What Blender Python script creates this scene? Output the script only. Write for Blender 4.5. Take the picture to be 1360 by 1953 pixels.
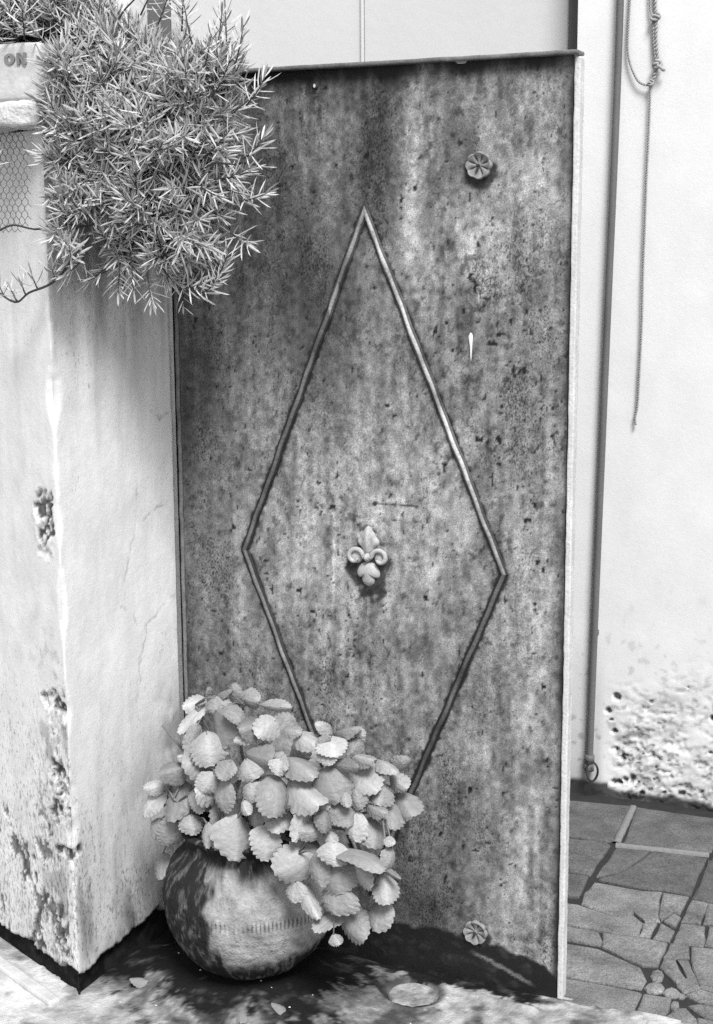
import bpy, bmesh, math, random
import numpy as np
from mathutils import Vector, Matrix

for _o in list(bpy.data.objects):
    bpy.data.objects.remove(_o, do_unlink=True)
SC = bpy.context.scene
COL = SC.collection
PI = math.pi

# ------------------------------------------------------------------ camera
# World: the gate stands in the plane y = 0 (x along it, y away behind it).
cam_data = bpy.data.cameras.new("camera")
cam_data.sensor_fit = 'VERTICAL'
cam_data.sensor_height = 36.0
cam_data.lens = 36.0 * 2835.8 / 1953.0
cam_data.clip_start = 0.05
cam_data.clip_end = 500.0
cam = bpy.data.objects.new("camera", cam_data)
COL.objects.link(cam)
cam.matrix_world = (Matrix.Translation((1.7236, -2.9495, 1.6360))
                    @ Matrix.Rotation(math.radians(23.22), 4, 'Z')
                    @ Matrix.Rotation(math.radians(90.0 - 10.245), 4, 'X')
                    @ Matrix.Rotation(math.radians(-0.372), 4, 'Z'))
SC.camera = cam

# ------------------------------------------------------------------ daylight
SUN_DIR = Vector((0.45, -0.62, 1.0)).normalized()      # towards the sun
world = bpy.data.worlds.new("World")
SC.world = world
world.use_nodes = True
wn = world.node_tree
wn.nodes.clear()
sky = wn.nodes.new('ShaderNodeTexSky')
sky.sky_type = 'NISHITA'
sky.sun_disc = False
sky.sun_elevation = math.asin(SUN_DIR.z)
sky.sun_rotation = math.atan2(SUN_DIR.x, SUN_DIR.y)
sky_bw = wn.nodes.new('ShaderNodeRGBToBW')             # black-and-white film: the sky gives grey light
bg = wn.nodes.new('ShaderNodeBackground')
bg.inputs['Strength'].default_value = 0.068
wo = wn.nodes.new('ShaderNodeOutputWorld')
wn.links.new(sky.outputs[0], sky_bw.inputs[0])
wn.links.new(sky_bw.outputs[0], bg.inputs['Color'])
wn.links.new(bg.outputs[0], wo.inputs['Surface'])

sun_data = bpy.data.lights.new("sun", 'SUN')
sun_data.energy = 1.5
sun_data.angle = math.radians(18.0)
sun_data.color = (1.0, 1.0, 1.0)
sun = bpy.data.objects.new("sun", sun_data)
COL.objects.link(sun)
sun.rotation_euler = SUN_DIR.to_track_quat('Z', 'Y').to_euler()
sun.location = (3, -4, 6)

SC.view_settings.view_transform = 'Standard'
SC.view_settings.look = 'None'
SC.view_settings.gamma = 1.0
SC.view_settings.use_curve_mapping = False
SC.view_settings.exposure = 1.55

# ------------------------------------------------------------------ helpers
RNG = random.Random(11)


def hashv(ix, iy, seed):
    h = (ix.astype(np.int64) * 374761393 + iy.astype(np.int64) * 668265263 + seed * 974711) & 0xFFFFFFFF
    h = ((h ^ (h >> 13)) * 1274126177) & 0xFFFFFFFF
    h = (h ^ (h >> 16)) & 0xFFFFFFFF
    return h / 4294967295.0


def vnoise(x, y, seed=0):
    x = np.asarray(x, float); y = np.asarray(y, float)
    ix = np.floor(x); iy = np.floor(y)
    fx = x - ix; fy = y - iy
    fx = fx * fx * fx * (fx * (fx * 6 - 15) + 10)
    fy = fy * fy * fy * (fy * (fy * 6 - 15) + 10)
    a = hashv(ix, iy, seed); b = hashv(ix + 1, iy, seed)
    c = hashv(ix, iy + 1, seed); d = hashv(ix + 1, iy + 1, seed)
    return (a * (1 - fx) + b * fx) * (1 - fy) + (c * (1 - fx) + d * fx) * fy


def fbm(x, y, octv=4, seed=0, gain=0.5):
    """-1..1"""
    t = 0.0; amp = 1.0; tot = 0.0
    for k in range(octv):
        c, s = math.cos(0.6 * k), math.sin(0.6 * k)
        t = t + amp * (vnoise(c * x - s * y + 17.3 * k, s * x + c * y - 9.1 * k, seed + k) * 2 - 1)
        tot += amp; amp *= gain; x = x * 2.03; y = y * 2.03
    return t / tot * 1.6


def sstep(a, b, v):
    t = np.clip((v - a) / (b - a), 0, 1)
    return t * t * (3 - 2 * t)


def tag(o, label=None, cat=None, group=None, kind=None):
    if label: o["label"] = label
    if cat: o["category"] = cat
    if group: o["group"] = group
    if kind: o["kind"] = kind
    return o


def empty(name, loc=(0, 0, 0)):
    o = bpy.data.objects.new(name, None)
    o.empty_display_size = 0.1
    COL.objects.link(o)
    o.location = loc
    bpy.context.view_layer.update()
    return o


def link(name, me, mat=None, parent=None, smooth=False):
    o = bpy.data.objects.new(name, me)
    COL.objects.link(o)
    if mat is not None and not me.materials:
        me.materials.append(mat)
    if smooth:
        me.polygons.foreach_set('use_smooth', [True] * len(me.polygons))
    if parent is not None:
        o.parent = parent
        o.matrix_parent_inverse = parent.matrix_world.inverted()
    return o


def mesh(name, verts, faces):
    me = bpy.data.meshes.new(name)
    me.from_pydata([tuple(v) for v in verts], [], faces)
    me.update()
    return me


def grid_mesh(name, P, attrs=None, flip=False):
    """P: (n, m, 3) array of points -> quad grid."""
    n, m = P.shape[:2]
    idx = np.arange(n * m).reshape(n, m)
    q = np.stack([idx[:-1, :-1], idx[1:, :-1], idx[1:, 1:], idx[:-1, 1:]], -1).reshape(-1, 4)
    if flip: q = q[:, ::-1]
    me = bpy.data.meshes.new(name)
    me.vertices.add(n * m)
    me.vertices.foreach_set('co', P.reshape(-1).astype(np.float32))
    me.loops.add(q.size)
    me.loops.foreach_set('vertex_index', q.reshape(-1).astype(np.int32))
    me.polygons.add(len(q))
    me.polygons.foreach_set('loop_start', np.arange(0, q.size, 4, dtype=np.int32))
    me.update(calc_edges=True)
    me.validate()
    if attrs:
        for k, v in attrs.items():
            a = me.attributes.new(k, 'FLOAT', 'POINT')
            a.data.foreach_set('value', v.reshape(-1).astype(np.float32))
    me.polygons.foreach_set('use_smooth', [True] * len(me.polygons))
    return me


def box_mesh(name, x0, x1, y0, y1, z0, z1, bevel=0.0, seg=2):
    bm = bmesh.new()
    bmesh.ops.create_cube(bm, size=1.0)
    for v in bm.verts:
        v.co = Vector((x0 + (v.co.x + .5) * (x1 - x0), y0 + (v.co.y + .5) * (y1 - y0), z0 + (v.co.z + .5) * (z1 - z0)))
    if bevel > 0:
        bmesh.ops.bevel(bm, geom=list(bm.edges), offset=bevel, segments=seg, profile=0.5, affect='EDGES')
    me = bpy.data.meshes.new(name)
    bm.to_mesh(me); bm.free()
    return me


class Tubes:
    """collects swept tubes into one mesh"""
    def __init__(self):
        self.v = []; self.f = []

    def add(self, pts, radii, n=8, cap=True):
        pts = [Vector(p) for p in pts]
        if not hasattr(radii, '__len__'): radii = [radii] * len(pts)
        base = len(self.v)
        ref = Vector((0.31, 0.17, 0.93))
        t0 = (pts[1] - pts[0]).normalized()
        a = t0.cross(ref)
        if a.length < 1e-4: a = t0.cross(Vector((1, 0, 0)))
        a.normalize()
        for i, p in enumerate(pts):
            if i == 0: t = pts[1] - pts[0]
            elif i == len(pts) - 1: t = pts[-1] - pts[-2]
            else: t = pts[i + 1] - pts[i - 1]
            t.normalize()
            a = (a - t * a.dot(t)).normalized()
            b = t.cross(a)
            for k in range(n):
                th = 2 * PI * k / n
                self.v.append(p + (a * math.cos(th) + b * math.sin(th)) * radii[i])
        for i in range(len(pts) - 1):
            for k in range(n):
                k2 = (k + 1) % n
                self.f.append((base + i * n + k, base + i * n + k2, base + (i + 1) * n + k2, base + (i + 1) * n + k))
        if cap:
            self.f.append(tuple(base + k for k in range(n))[::-1])
            e = base + (len(pts) - 1) * n
            self.f.append(tuple(e + k for k in range(n)))
        return self

    def build(self, name, mat, parent=None):
        return link(name, mesh(name, self.v, self.f), mat, parent, smooth=True)


def spline(pts, n=8):
    """Catmull-Rom through pts"""
    P = [Vector(p) for p in pts]
    P = [2 * P[0] - P[1]] + P + [2 * P[-1] - P[-2]]
    out = []
    for i in range(1, len(P) - 2):
        for k in range(n):
            t = k / n
            a, b, c, d = P[i - 1], P[i], P[i + 1], P[i + 2]
            out.append(0.5 * ((2 * b) + (c - a) * t + (2 * a - 5 * b + 4 * c - d) * t * t + (3 * b - a - 3 * c + d) * t ** 3))
    out.append(P[-2])
    return out


# ------------------------------------------------------------------ materials
def grey(v):
    return (v, v, v, 1.0)


def material(name, value=0.5, rough=0.8, attr=None, noise=(), bump=(), spec=0.3, rand=0.0, speck=None, cavity=0.0):
    """Grey procedural material. attr: point attribute holding the paint tone.
    noise: list of (scale, amount, detail, (sx,sy,sz)) multiplied in. bump: list of (scale, strength m)."""
    m = bpy.data.materials.new(name)
    m.use_nodes = True
    nt = m.node_tree; N = nt.nodes; L = nt.links
    N.clear()
    out = N.new('ShaderNodeOutputMaterial')
    bs = N.new('ShaderNodeBsdfPrincipled')
    L.new(bs.outputs[0], out.inputs['Surface'])
    bs.inputs['Roughness'].default_value = rough
    bs.inputs['Specular IOR Level'].default_value = spec
    tc = N.new('ShaderNodeTexCoord')
    if attr:
        at = N.new('ShaderNodeAttribute'); at.attribute_name = attr
        cur = at.outputs['Fac']
    else:
        vl = N.new('ShaderNodeValue'); vl.outputs[0].default_value = value
        cur = vl.outputs[0]

    def math_node(op, a, b):
        q = N.new('ShaderNodeMath'); q.operation = op
        for i, s in enumerate((a, b)):
            if isinstance(s, (int, float)): q.inputs[i].default_value = s
            else: L.new(s, q.inputs[i])
        return q.outputs[0]
    if rand:
        oi = N.new('ShaderNodeObjectInfo')
        cur = math_node('MULTIPLY', cur, math_node('ADD', math_node('MULTIPLY', oi.outputs['Random'], 2 * rand), 1 - rand))
    for sc, amt, det, st in noise:
        mp = N.new('ShaderNodeMapping'); mp.inputs['Scale'].default_value = st
        L.new(tc.outputs['Object'], mp.inputs['Vector'])
        nz = N.new('ShaderNodeTexNoise')
        nz.inputs['Scale'].default_value = sc; nz.inputs['Detail'].default_value = det
        nz.inputs['Roughness'].default_value = 0.6
        L.new(mp.outputs[0], nz.inputs['Vector'])
        k = math_node('ADD', math_node('MULTIPLY', math_node('SUBTRACT', nz.outputs['Fac'], 0.5), 2 * amt), 1.0)
        cur = math_node('MULTIPLY', cur, k)
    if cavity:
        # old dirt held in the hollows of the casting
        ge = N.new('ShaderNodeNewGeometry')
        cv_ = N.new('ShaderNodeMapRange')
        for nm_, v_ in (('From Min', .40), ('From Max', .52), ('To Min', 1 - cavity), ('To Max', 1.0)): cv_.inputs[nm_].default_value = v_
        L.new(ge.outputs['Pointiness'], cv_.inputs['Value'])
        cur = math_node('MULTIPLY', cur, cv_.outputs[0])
    if speck:
        # fine dark grit: small pits and dirt specks, as dense as the 'grit' attribute (or the given number) says
        sc, st, depth, dens = speck
        mp = N.new('ShaderNodeMapping'); mp.inputs['Scale'].default_value = st
        L.new(tc.outputs['Object'], mp.inputs['Vector'])
        nz = N.new('ShaderNodeTexNoise')
        nz.inputs['Scale'].default_value = sc; nz.inputs['Detail'].default_value = 4; nz.inputs['Roughness'].default_value = 0.72
        L.new(mp.outputs[0], nz.inputs['Vector'])
        if dens is None:
            ga = N.new('ShaderNodeAttribute'); ga.attribute_name = 'grit'
            dens = ga.outputs['Fac']
        thr = math_node('SUBTRACT', 0.78, math_node('MULTIPLY', dens, 0.36))
        f = math_node('DIVIDE', math_node('SUBTRACT', nz.outputs['Fac'], thr), 0.17)
        q = N.new('ShaderNodeClamp'); L.new(f, q.inputs['Value'])
        cur = math_node('MULTIPLY', cur, math_node('SUBTRACT', 1.0, math_node('MULTIPLY', q.outputs[0], depth)))
    cl = N.new('ShaderNodeClamp'); cl.inputs['Min'].default_value = 0.004; cl.inputs['Max'].default_value = 0.86
    L.new(cur, cl.inputs['Value'])
    cb = N.new('ShaderNodeCombineColor')
    for i in range(3): L.new(cl.outputs[0], cb.inputs[i])
    L.new(cb.outputs[0], bs.inputs['Base Color'])
    prev = None
    for sc, st in bump:
        nz = N.new('ShaderNodeTexNoise')
        nz.inputs['Scale'].default_value = sc; nz.inputs['Detail'].default_value = 3
        L.new(tc.outputs['Object'], nz.inputs['Vector'])
        bp = N.new('ShaderNodeBump'); bp.inputs['Distance'].default_value = st; bp.inputs['Strength'].default_value = 1.0
        L.new(nz.outputs['Fac'], bp.inputs['Height'])
        if prev: L.new(prev, bp.inputs['Normal'])
        prev = bp.outputs[0]
    if prev: L.new(prev, bs.inputs['Normal'])
    return m


ONE = (1, 1, 1)
M = dict(
    gate=material('weathered gate paint', attr='tone', rough=0.62, spec=0.35,
                  noise=[(60, 0.40, 6, (1, 1, .6)), (330, 1.0, 2, ONE)], bump=[(90, .0006), (320, .0005)], speck=(240, (1, 1, .62), .86, None)),
    barT=material('grimy shaded moulding paint', attr='tone', rough=0.75, noise=[(28, 0.5, 4, ONE), (220, 0.6, 2, ONE)], bump=[(150, .001)], spec=.12, speck=(140, ONE, .8, .5)),
    edge=material('worn pale edge paint', 0.58, 0.6, speck=(90, (1, 1, .3), .8, .38), noise=[(60, 0.35, 4, (1, 1, .25)), (240, 0.25, 2, ONE)], bump=[(120, .0015)]),
    bar=material('moulding paint', 0.15, 0.55, noise=[(28, 0.75, 4, ONE), (200, 0.45, 2, ONE)], bump=[(150, .001)], spec=.4),
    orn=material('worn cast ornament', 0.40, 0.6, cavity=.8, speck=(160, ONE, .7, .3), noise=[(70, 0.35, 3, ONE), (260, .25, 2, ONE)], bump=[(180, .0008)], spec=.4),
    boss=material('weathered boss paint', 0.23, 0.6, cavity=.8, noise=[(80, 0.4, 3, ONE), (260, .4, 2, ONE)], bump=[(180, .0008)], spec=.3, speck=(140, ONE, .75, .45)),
    dark=material('dark rusty iron', 0.035, 0.7, noise=[(90, 0.5, 3, ONE)], bump=[(120, .001)]),
    plaster=material('old lime plaster', attr='tone', rough=0.92, spec=.15,
                     noise=[(150, 0.10, 3, ONE), (420, 0.16, 1, ONE)], bump=[(60, .0007), (220, .0005)], speck=(150, (1, 1, .45), .62, None)),
    wall=material('white house plaster', attr='tone', rough=0.9, spec=.15,
                  noise=[(170, 0.06, 3, ONE), (480, 0.10, 1, ONE)], bump=[(60, .0004), (240, .0003)], speck=(140, ONE, .35, .22)),
    stone=material('pale rough stone', 0.60, 0.9, noise=[(14, 0.55, 5, ONE), (90, 0.25, 3, ONE)], bump=[(35, .006), (140, .002)], spec=.15),
    trough=material('pale cement trough', 0.55, 0.9, noise=[(16, 0.45, 5, ONE), (120, 0.15, 2, ONE)], bump=[(70, .002)], spec=.15),
    letter=material('grey sign paint', 0.20, 0.8, noise=[(130, 0.4, 3, ONE)]),
    wire=material('rusty wire', 0.10, 0.6, noise=[(60, 0.4, 2, ONE)]),
    door=material('pale door paint', 0.60, 0.55, noise=[(3, 0.10, 4, (1, 1, .4)), (220, 0.08, 2, ONE)], bump=[(30, .0008)]),
    frame=material('grey frame paint', 0.12, 0.6, noise=[(40, 0.12, 3, ONE)]),
    pipe=material('grey pipe paint', 0.13, 0.55, noise=[(20, 0.3, 4, (1, 1, .3)), (160, 0.2, 2, ONE)], bump=[(100, .0008)]),
    rope=material('twisted rope fibre', 0.36, 0.9, noise=[(120, 0.4, 3, ONE)], bump=[(400, .0008)]),
    needle=material('rosemary needles', 0.52, 0.5, noise=[(22, 0.7, 2, ONE)], spec=.4),
    bark=material('dark twigs', 0.045, 0.85, noise=[(120, 0.4, 3, ONE)]),
    stem=material('plant stem', 0.16, 0.6, noise=[(60, .3, 2, ONE)]),
    deadleaf=material('dry fallen leaf', 0.22, 0.8, noise=[(3, 0.3, 3, ONE)]),
    pot=material('fired clay', attr='tone', rough=0.75, noise=[(70, 0.28, 4, ONE), (260, 0.35, 2, ONE)], bump=[(45, .005), (200, .002)], spec=.12, speck=(110, ONE, .75, .5)),
    soil=material('dark soil', 0.03, 0.95, noise=[(50, .5, 4, ONE)], bump=[(50, .008)]),
    cement=material('stained cement ground', attr='tone', rough=0.8, noise=[(120, 0.25, 4, ONE), (420, 0.3, 1, ONE)], bump=[(50, .004), (190, .002)], spec=.12, speck=(90, ONE, .7, .36)),
    ground=material('far cement ground', 0.42, 0.9, noise=[(1.5, 0.3, 5, ONE), (30, .2, 3, ONE)]),
    mortar=material('dark joint mortar', 0.028, 0.95, noise=[(40, 0.4, 4, ONE)], bump=[(60, .004)]),
    palemortar=material('pale joint mortar', 0.20, 0.95, noise=[(60, 0.3, 4, ONE)], bump=[(90, .003)]),
    paver=material('worn paving stone', 0.165, 0.75, noise=[(11, 1.0, 7, ONE), (90, 0.40, 3, ONE), (260, 1.0, 2, ONE)], bump=[(30, .005), (180, .002)], spec=.2, rand=.16, speck=(120, ONE, .6, .4)),
    slab=material('dark paving slab', 0.10, 0.75, noise=[(11, 0.9, 7, ONE), (90, 0.40, 3, ONE), (260, 1.0, 2, ONE)], bump=[(30, .004), (180, .002)], spec=.2, rand=.12, speck=(120, ONE, .6, .4)),
    crumb=material('pale crumbs', 0.7, 0.9),
)


def leaf_material():
    m = material('fleshy leaf', attr='tone', rough=0.5, noise=[(2.0, 0.38, 3, ONE), (26, 0.18, 2, ONE)], bump=[(5, .004)], spec=.4, rand=.40, speck=(22, ONE, .4, .3))
    return m


M['leaf'] = leaf_material()

# ================================================================== SETTING
def axis(segs):
    """non-uniform coordinates: list of (start, end, step)"""
    out = []
    for a, b, st in segs:
        n = max(1, int(round((b - a) / st)))
        out.extend(np.linspace(a, b, n, endpoint=False))
    out.append(segs[-1][1])
    return np.array(out)


POT_C = (0.283, -0.205)
POT_Z = 0.058
# --- far ground sheet
g = link('ground', mesh('ground', [(-60, -60, -.045), (60, -60, -.045), (60, 60, -.045), (-60, 60, -.045)], [(0, 1, 2, 3)]), M['ground'])
tag(g, kind='structure')


# --- cement apron in front of the gate
def apron_height(x, y):
    h = 0.003 * fbm(x * 9, y * 9, 4, 3)
    h = h + 0.066 * np.exp(-(((x - .27) / .25) ** 2 + ((y + .21) / .18) ** 2) ** 1.4)   # low mound of cement the pot stands on
    r = np.hypot(x - .625, y + .092)
    h = h - 0.006 * np.exp(-((r - .066) / .006) ** 2)
    h = h + 0.006 * np.exp(-((r - .080) / .007) ** 2)
    h = h * sstep(.05, .09, r) - 0.014 * sstep(.062, .057, r)
    r2 = np.hypot((x - .935) , (y + .075))
    h = h - 0.004 * sstep(.04, .03, r2)
    # ridge along the foot of the gate
    h = h + 0.008 * np.exp(-((y + .045 + .02 * np.sin(x * 9)) / .010) ** 2) * sstep(.70, .76, x) * sstep(.93, .88, x)
    return h


xs = axis([(-6, -.9, .3), (-.9, -.45, .03), (-.45, 1.35, .0065), (1.35, 2, .04), (2, 6, .3)])
ys = axis([(-7, -1.1, .3), (-1.1, -.62, .03), (-.62, .012, .0055)])
X, Y = np.meshgrid(xs, ys, indexing='ij')
near = sstep(-.9, -.5, X) * sstep(1.9, 1.4, X) * sstep(-1.1, -.7, Y)
H = apron_height(X, Y) * near
tone = 0.36 + .12 * fbm(X * 6, Y * 6, 4, 21) + .20 * fbm(X * 34, Y * 34, 5, 22, .65) + .10 * sstep(.05, -.15, X)
dirt = fbm(X * 11, Y * 11, 5, 23)
tone = np.where(dirt > .32, tone * (1 - .55 * sstep(.32, .62, dirt)), tone)
rag = .075 * fbm(X * 9, Y * 9, 4, 31) + .085 * fbm(X * 42, Y * 42, 5, 32, .7)
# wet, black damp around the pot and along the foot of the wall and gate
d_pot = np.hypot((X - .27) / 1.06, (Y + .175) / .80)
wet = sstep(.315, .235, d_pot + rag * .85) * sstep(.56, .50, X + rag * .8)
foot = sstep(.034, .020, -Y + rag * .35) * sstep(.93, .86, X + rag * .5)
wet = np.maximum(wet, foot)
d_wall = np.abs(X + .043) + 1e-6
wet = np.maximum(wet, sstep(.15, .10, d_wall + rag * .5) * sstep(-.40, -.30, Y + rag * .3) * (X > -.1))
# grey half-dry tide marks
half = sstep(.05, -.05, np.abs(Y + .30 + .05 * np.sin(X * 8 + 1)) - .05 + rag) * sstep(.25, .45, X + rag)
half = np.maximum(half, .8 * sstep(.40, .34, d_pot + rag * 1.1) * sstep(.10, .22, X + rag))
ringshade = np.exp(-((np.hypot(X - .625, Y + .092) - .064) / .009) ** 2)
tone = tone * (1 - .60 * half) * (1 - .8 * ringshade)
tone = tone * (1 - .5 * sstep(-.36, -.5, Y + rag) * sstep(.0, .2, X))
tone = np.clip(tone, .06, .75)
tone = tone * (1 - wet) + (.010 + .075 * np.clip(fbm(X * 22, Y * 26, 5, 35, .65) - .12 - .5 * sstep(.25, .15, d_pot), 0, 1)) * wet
tone = np.clip(tone, .004, .75)
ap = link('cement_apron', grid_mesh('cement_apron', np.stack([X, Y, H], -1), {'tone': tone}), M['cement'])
tag(ap, kind='structure')

# --- stone pavement behind the gate: mortar bed with single stones
bed = link('stone_pavement', mesh('stone_pavement', [(-6, -.003, -.007), (6, -.003, -.007), (6, 1.30, -.007), (-6, 1.30, -.007)], [(0, 1, 2, 3)]), M['mortar'])
tag(bed, kind='structure')
STONES = [
 [(0.440,1.141), (0.820,1.189), (0.833,0.924), (0.819,0.904), (0.440,0.894)],
 [(0.839,1.186), (1.095,1.190), (1.098,0.946), (0.866,0.919)],
 [(0.440,0.873), (0.823,0.887), (0.835,0.879), (0.831,0.669), (0.440,0.663)],
 [(0.440,0.644), (0.830,0.648), (0.834,0.605), (0.837,0.523), (0.440,0.487)],
 [(0.855,0.873), (0.948,0.884), (0.928,0.810), (0.901,0.714), (0.851,0.665)],
 [(0.952,0.883), (1.095,0.892), (1.097,0.646), (1.027,0.648), (0.982,0.638), (0.924,0.642), (0.862,0.649), (0.908,0.707), (0.933,0.802)],
 [(0.855,0.630), (0.925,0.626), (0.985,0.623), (1.027,0.633), (1.044,0.500), (1.058,0.469), (1.023,0.451), (0.990,0.492), (0.961,0.458), (0.930,0.463), (0.857,0.493), (0.850,0.556)],
 [(1.032,0.631), (1.098,0.627), (1.097,0.514), (1.079,0.529), (1.062,0.478), (1.050,0.495)],
 [(1.082,0.522), (1.099,0.504), (1.100,0.451), (1.069,0.474)],
 [(0.440,0.443), (0.827,0.477), (0.856,0.478), (0.928,0.456), (0.964,0.448), (0.990,0.477), (1.021,0.443), (1.026,0.371), (0.979,0.362), (0.939,0.363), (0.856,0.371), (0.440,0.368)],
 [(1.025,0.441), (1.054,0.453), (1.054,0.376), (1.030,0.372)],
 [(1.064,0.457), (1.102,0.430), (1.100,0.374), (1.064,0.370)],
 [(0.440,0.355), (0.936,0.352), (0.954,0.314), (0.955,0.288), (0.440,0.265)],
 [(0.948,0.353), (0.977,0.355), (1.060,0.362), (1.098,0.357), (1.101,0.237), (1.066,0.229), (1.022,0.249), (0.964,0.285)],
 [(0.440,0.253), (0.952,0.266), (1.018,0.241), (1.064,0.216), (1.092,0.165), (1.087,0.121), (1.046,0.113), (0.440,0.106)],
 [(0.440,0.092), (1.048,0.102), (1.094,0.100), (1.095,-0.002), (1.035,-0.011), (0.440,0.022)],
 [(1.100,0.097), (1.159,0.101), (1.162,0.048), (1.157,0.007), (1.101,0.003)],
 [(1.103,0.882), (1.290,0.878), (1.290,0.701), (1.109,0.698)],
 [(1.109,0.690), (1.290,0.694), (1.290,0.636), (1.137,0.623), (1.106,0.630)],
 [(1.107,0.619), (1.138,0.616), (1.148,0.609), (1.154,0.494), (1.107,0.486)],
 [(1.152,0.611), (1.290,0.625), (1.290,0.506), (1.159,0.496)],
 [(1.109,0.476), (1.166,0.482), (1.182,0.381), (1.109,0.371)],
 [(1.175,0.482), (1.290,0.492), (1.290,0.390), (1.186,0.383)],
 [(1.108,0.357), (1.146,0.363), (1.158,0.305), (1.133,0.289), (1.105,0.287)],
 [(1.154,0.363), (1.290,0.381), (1.290,0.157), (1.211,0.178), (1.194,0.220), (1.168,0.297)],
 [(1.107,0.275), (1.131,0.282), (1.172,0.198), (1.157,0.168), (1.107,0.234)],
 [(1.138,0.284), (1.162,0.294), (1.193,0.213), (1.209,0.171), (1.179,0.135), (1.160,0.163), (1.177,0.194)],
 [(1.187,0.127), (1.211,0.164), (1.290,0.146), (1.290,0.119), (1.221,0.112)],
 [(1.167,0.022), (1.182,0.067), (1.199,0.072), (1.227,0.036), (1.235,0.006), (1.168,-0.021)],
 [(1.203,0.082), (1.221,0.095), (1.290,0.098), (1.290,0.046), (1.245,0.049)],
 [(1.231,0.037), (1.290,0.036), (1.290,0.006), (1.239,-0.003)],
 [(1.122,0.199), (1.122,0.180), (1.115,0.169), (1.105,0.173), (1.098,0.189), (1.098,0.209), (1.105,0.220), (1.115,0.216)],
 [(1.136,0.144), (1.134,0.126), (1.122,0.113), (1.107,0.115), (1.098,0.129), (1.100,0.147), (1.112,0.160), (1.127,0.158)],
 [(1.170,0.135), (1.169,0.119), (1.159,0.109), (1.147,0.110), (1.140,0.122), (1.141,0.137), (1.151,0.148), (1.163,0.146)],
 [(1.184,0.125), (1.184,0.117), (1.180,0.113), (1.176,0.114), (1.173,0.120), (1.173,0.127), (1.177,0.132), (1.181,0.131)],
 [(1.181,0.078), (1.181,0.063), (1.177,0.055), (1.170,0.059), (1.165,0.072), (1.165,0.087), (1.169,0.095), (1.176,0.092)],
]
BUSH_OUTLINE = [(-0.483,2.218), (-0.136,2.192), (0.001,2.162), (0.023,2.090), (0.071,2.067), (0.142,2.017), (0.207,1.999), (0.271,1.988), (0.312,1.979), (0.326,1.934), (0.298,1.890), (0.320,1.844), (0.299,1.795), (0.312,1.759), (0.264,1.724), (0.284,1.678), (0.245,1.663), (0.255,1.611), (0.201,1.601), (0.202,1.569), (0.151,1.579), (0.121,1.611), (0.058,1.585), (0.022,1.633), (-0.049,1.628), (-0.105,1.677), (-0.143,1.710), (-0.152,1.785), (-0.169,1.945), (-0.182,2.061), (-0.494,2.068)]
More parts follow.
